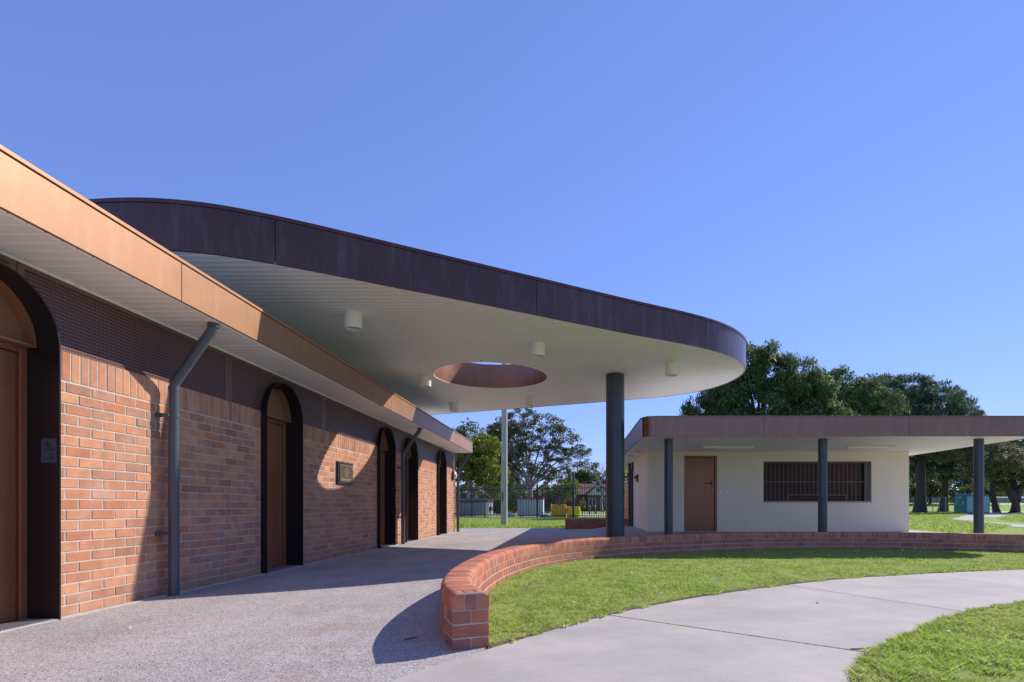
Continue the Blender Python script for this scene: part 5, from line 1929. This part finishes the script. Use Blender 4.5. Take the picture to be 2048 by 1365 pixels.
front_edge = curve_pts(sc, 0.02, sc.L, 60, 0.112)
ue = [tuple(u_curve.pos(s)) for s in np.linspace(u_curve.near((-0.50, 3.46)), u_curve.L, 50)]
lawn_a = front_edge + [(14, 10.5)] + [(x - .004, y + .01) for x, y in ue[::-1]]
lawn_a = [p for i, p in enumerate(lawn_a) if i == 0 or abs(p[0] - lawn_a[i - 1][0]) + abs(p[1] - lawn_a[i - 1][1]) > 1e-3]
le = [tuple(l_curve.pos(s)) for s in np.linspace(0, l_curve.L, 60)]
lawn_b = [(x + .004, y - .01) for x, y in le] + [(14, -2), (0.35, -2)]
soil_a = structure('lawn_bed', MB().prism(lawn_a, -.05, .014), 'lawn_soil')
soil_b = structure('lawn_bed', MB().prism(lawn_b, -.05, .014), 'lawn_soil')


def inside(poly, x, y):
    P = np.array(poly)
    r = np.zeros(len(x), bool)
    j = len(P) - 1
    for i in range(len(P)):
        c = ((P[i, 1] > y) != (P[j, 1] > y)) & (x < (P[j, 0] - P[i, 0]) * (y - P[i, 1]) / (P[j, 1] - P[i, 1] + 1e-12) + P[i, 0])
        r ^= c
        j = i
    return r


def vnoise(x, y, sc_, seed):
    """Cheap smooth value noise."""
    r2 = np.random.default_rng(seed)
    T = r2.random((64, 64))
    u, v = x / sc_, y / sc_
    i, j = np.floor(u).astype(int), np.floor(v).astype(int)
    fu, fv = u - i, v - j
    fu, fv = fu * fu * (3 - 2 * fu), fv * fv * (3 - 2 * fv)
    g = lambda a, b: T[a % 64, b % 64]
    return (g(i, j) * (1 - fu) + g(i + 1, j) * fu) * (1 - fv) + (g(i, j + 1) * (1 - fu) + g(i + 1, j + 1) * fu) * fv


def blades(name, poly, box, dens, hmin, hmax, wid, mat='grass_blade', thin=None, spill=0.0, cull=True):
    x0, x1, y0, y1 = box
    n = int((x1 - x0) * (y1 - y0) * dens)
    x, y = rng.uniform(x0, x1, n), rng.uniform(y0, y1, n)
    k = inside(poly, x, y)
    if cull:   # only what the photo or a side step could show
        k &= (y > 0.45 * (x - 1.5)) & (y > 1.2)
    x, y = x[k], y[k]
    tuft = vnoise(x, y, .09, 3) * .6 + vnoise(x, y, .35, 4) * .4
    keep = rng.random(len(x)) < np.clip((tuft - .22) * 2.6, .08, 1)
    if thin is not None:
        keep &= rng.random(len(x)) < thin(x, y)
    x, y, tuft = x[keep], y[keep], tuft[keep]
    n = len(x)
    h = rng.uniform(hmin, hmax, n) * (.55 + tuft * .9)
    a = rng.uniform(0, 2 * pi, n)
    b = rng.uniform(0, 2 * pi, n)
    lean = rng.uniform(.3, 1.7, n) * h
    w = wid * rng.uniform(.6, 1.3, n) * .5
    px, py = np.cos(a) * w, np.sin(a) * w
    z0 = np.full(n, .010)
    v = np.empty((n, 4, 3))
    v[:, 0] = np.stack([x - px, y - py, z0], 1)
    v[:, 1] = np.stack([x + px, y + py, z0], 1)
    mx, my = x + np.cos(b) * lean * .4, y + np.sin(b) * lean * .4
    v[:, 2] = np.stack([x + np.cos(b) * lean, y + np.sin(b) * lean, z0 + h], 1)
    v[:, 3] = np.stack([mx - px * .7, my - py * .7, z0 + h * .62], 1)
    o = quads_object(name, v.reshape(-1, 3), mat, None, (float(x.mean()), float(y.mean()), 0), 'stuff')
    return o


dens_thin = lambda x, y: np.clip(1.25 - y / 13.0, .35, 1)
blades('lawn_grass', lawn_a, (-1.1, 13, 3.3, 11.6), 8600, .009, .030, .0046, thin=dens_thin)
blades('lawn_grass', lawn_b, (1.0, 9.0, 1.9, 6.6), 13000, .012, .038, .0040)
simple('edge_soil', (0.17, 0.115, 0.075), 0.95, 0, 0.2, 0.4, 30.0, 0.7, 120.0)
for pts_e, sg_ in ((ue, -1), (le, 1)):
    E = Curve2(pts_e)
    fr = []
    for s_ in np.linspace(0.02, E.L - 0.02, 120):
        p_, t_ = E.pos(s_), E.tan(s_)
        fr.append(((p_[0], p_[1], 0), (sg_ * t_[1], -sg_ * t_[0], 0), (0, 0, 1)))
    structure('soil_edge', MB().profile_sweep(fr, [(0.002, -.02), (0.002, 0.010), (0.012, 0.018), (0.034, 0.018), (0.040, -.02)]), 'edge_soil', 40)
for nm, pts_e, sgn in (('edge_grass', ue, -1), ('edge_grass', le, 1)):
    E = Curve2(pts_e)
    n_e = int(E.L * 420)
    pe = []
    for s_ in rng.uniform(0, E.L, n_e):
        p_, t_ = E.pos(s_), E.tan(s_)
        pe.append((p_[0] - sgn * t_[1] * 0 + rng.normal(0, .012), p_[1] + rng.normal(0, .012)))
    pe = np.array(pe)
    pe = pe[vnoise(pe[:, 0], pe[:, 1], .16, 9) > .46]
    m_ = len(pe)
    hh_, aa_ = rng.uniform(.012, .04, m_), rng.uniform(0, 2 * pi, m_)
    ve = np.empty((m_, 4, 3))
    zz_ = np.full(m_, .004)
    ve[:, 0] = np.stack([pe[:, 0] - .0025, pe[:, 1], zz_], 1)
    ve[:, 1] = np.stack([pe[:, 0] + .0025, pe[:, 1], zz_], 1)
    ve[:, 2] = np.stack([pe[:, 0] + np.cos(aa_) * hh_ * 1.2, pe[:, 1] + np.sin(aa_) * hh_ * 1.2, hh_], 1)
    ve[:, 3] = np.stack([pe[:, 0] + np.cos(aa_) * hh_ * .4 - .002, pe[:, 1] + np.sin(aa_) * hh_ * .4, hh_ * .62], 1)
    quads_object(nm, ve.reshape(-1, 3), 'grass_blade', None, (1, 4, 0), 'stuff')
# grass growing in the gap between two path slabs and over the path edges
ja, jb = np.array((0.28, 4.47)), np.array((1.78, 3.34))
tq = rng.random(900) ** 1.0
seam_n = np.array([-(jb - ja)[1], (jb - ja)[0]]) / np.linalg.norm(jb - ja)
sx = ja[0] + (jb - ja)[0] * tq + seam_n[0] * rng.normal(0, .006, 900)
sy = ja[1] + (jb - ja)[1] * tq + seam_n[1] * rng.normal(0, .006, 900)
part('joint_soil', MB().prism([tuple(ja + seam_n * .02), tuple(jb + seam_n * .02), tuple(jb - seam_n * .02), tuple(ja - seam_n * .02)], -.05, .0005), 'lawn_soil', footpath)
v = np.empty((900, 4, 3))
hh = rng.uniform(.002, .011, 900)
an = rng.uniform(0, 2 * pi, 900)
v[:, 0] = np.stack([sx - .003, sy, np.full(900, .0)], 1)
v[:, 1] = np.stack([sx + .003, sy, np.full(900, .0)], 1)
v[:, 2] = np.stack([sx + np.cos(an) * hh, sy + np.sin(an) * hh, hh], 1)
v[:, 3] = np.stack([sx - .002, sy, hh * .6], 1)
quads_object('joint_grass', v.reshape(-1, 3), 'grass_blade', None, (1.0, 3.9, 0), 'stuff')
# the mown grass beyond the paving
far_poly = [(-6, 22.0), (2.5, 22.0), (2.5, 38), (-9, 40)]
blades('verge_grass', far_poly, (-9, 2.5, 22, 40), 420, .04, .09, .016, cull=False)
far_poly2 = [(11.6, 16), (19, 24), (23, 34), (40, 56), (50, 72), (36, 72), (16, 34)]
blades('park_grass', far_poly2, (11, 50, 16, 72), 120, .05, .12, .03, cull=False)
blades('park_grass', [(22.6, 21), (23.4, 27), (24.4, 31), (27.6, 36.2), (34.2, 44.2), (50, 61), (60, 64), (60, 40), (40, 20)], (22, 60, 20, 64), 110, .04, .10, .03, cull=False)

blades('park_grass', [(18.6, 14), (20.3, 20.5), (21.7, 26), (23.4, 27), (22.6, 21), (40, 20), (40, 14)], (18, 40, 14, 27), 160, .04, .10, .026, cull=False)
# fallen leaves and bits
lv = []
for poly, nleaf in ((lawn_a, 80), (lawn_b, 14)):
    P = np.array(poly)
    c = 0
    while c < nleaf:
        x, y = rng.uniform(P[:, 0].min(), min(8, P[:, 0].max())), rng.uniform(max(2, P[:, 1].min()), P[:, 1].max())
        if inside(poly, np.array([x]), np.array([y]))[0]:
            lv.append((x, y, .04))
            c += 1
for x, y in ((-3.2, 4.0), (2.2, 5.0)):
    lv.append((x, y, .008))
lv = np.array(lv)
vv = leaves_np(lv, .012, 2, .045, .5, .3, 0)
vv[:, 2] = np.maximum(vv[:, 2], .007)
quads_object('fallen_leaves', vv, 'dead_leaf', None, (2, 6, 0), 'stuff')
solo('twig', MB().tube([(1.70, 3.40, .010), (1.77, 3.405, .011), (1.83, 3.42, .013)], [.004, .0035, .002], 6),
     'twig_brown', 'small brown twig lying on the path at the lawn edge', 'twig', (1.7, 3.42, 0), smooth=40)
solo('twig', MB().tube([(-1.13, 3.67, .005), (-1.09, 3.69, .006), (-1.05, 3.73, .005)], [.004, .004, .002], 6), 'twig_brown', 'dark curved twig lying in the shadow beside the seat wall', 'twig', (-1.09, 3.70, 0), smooth=40)
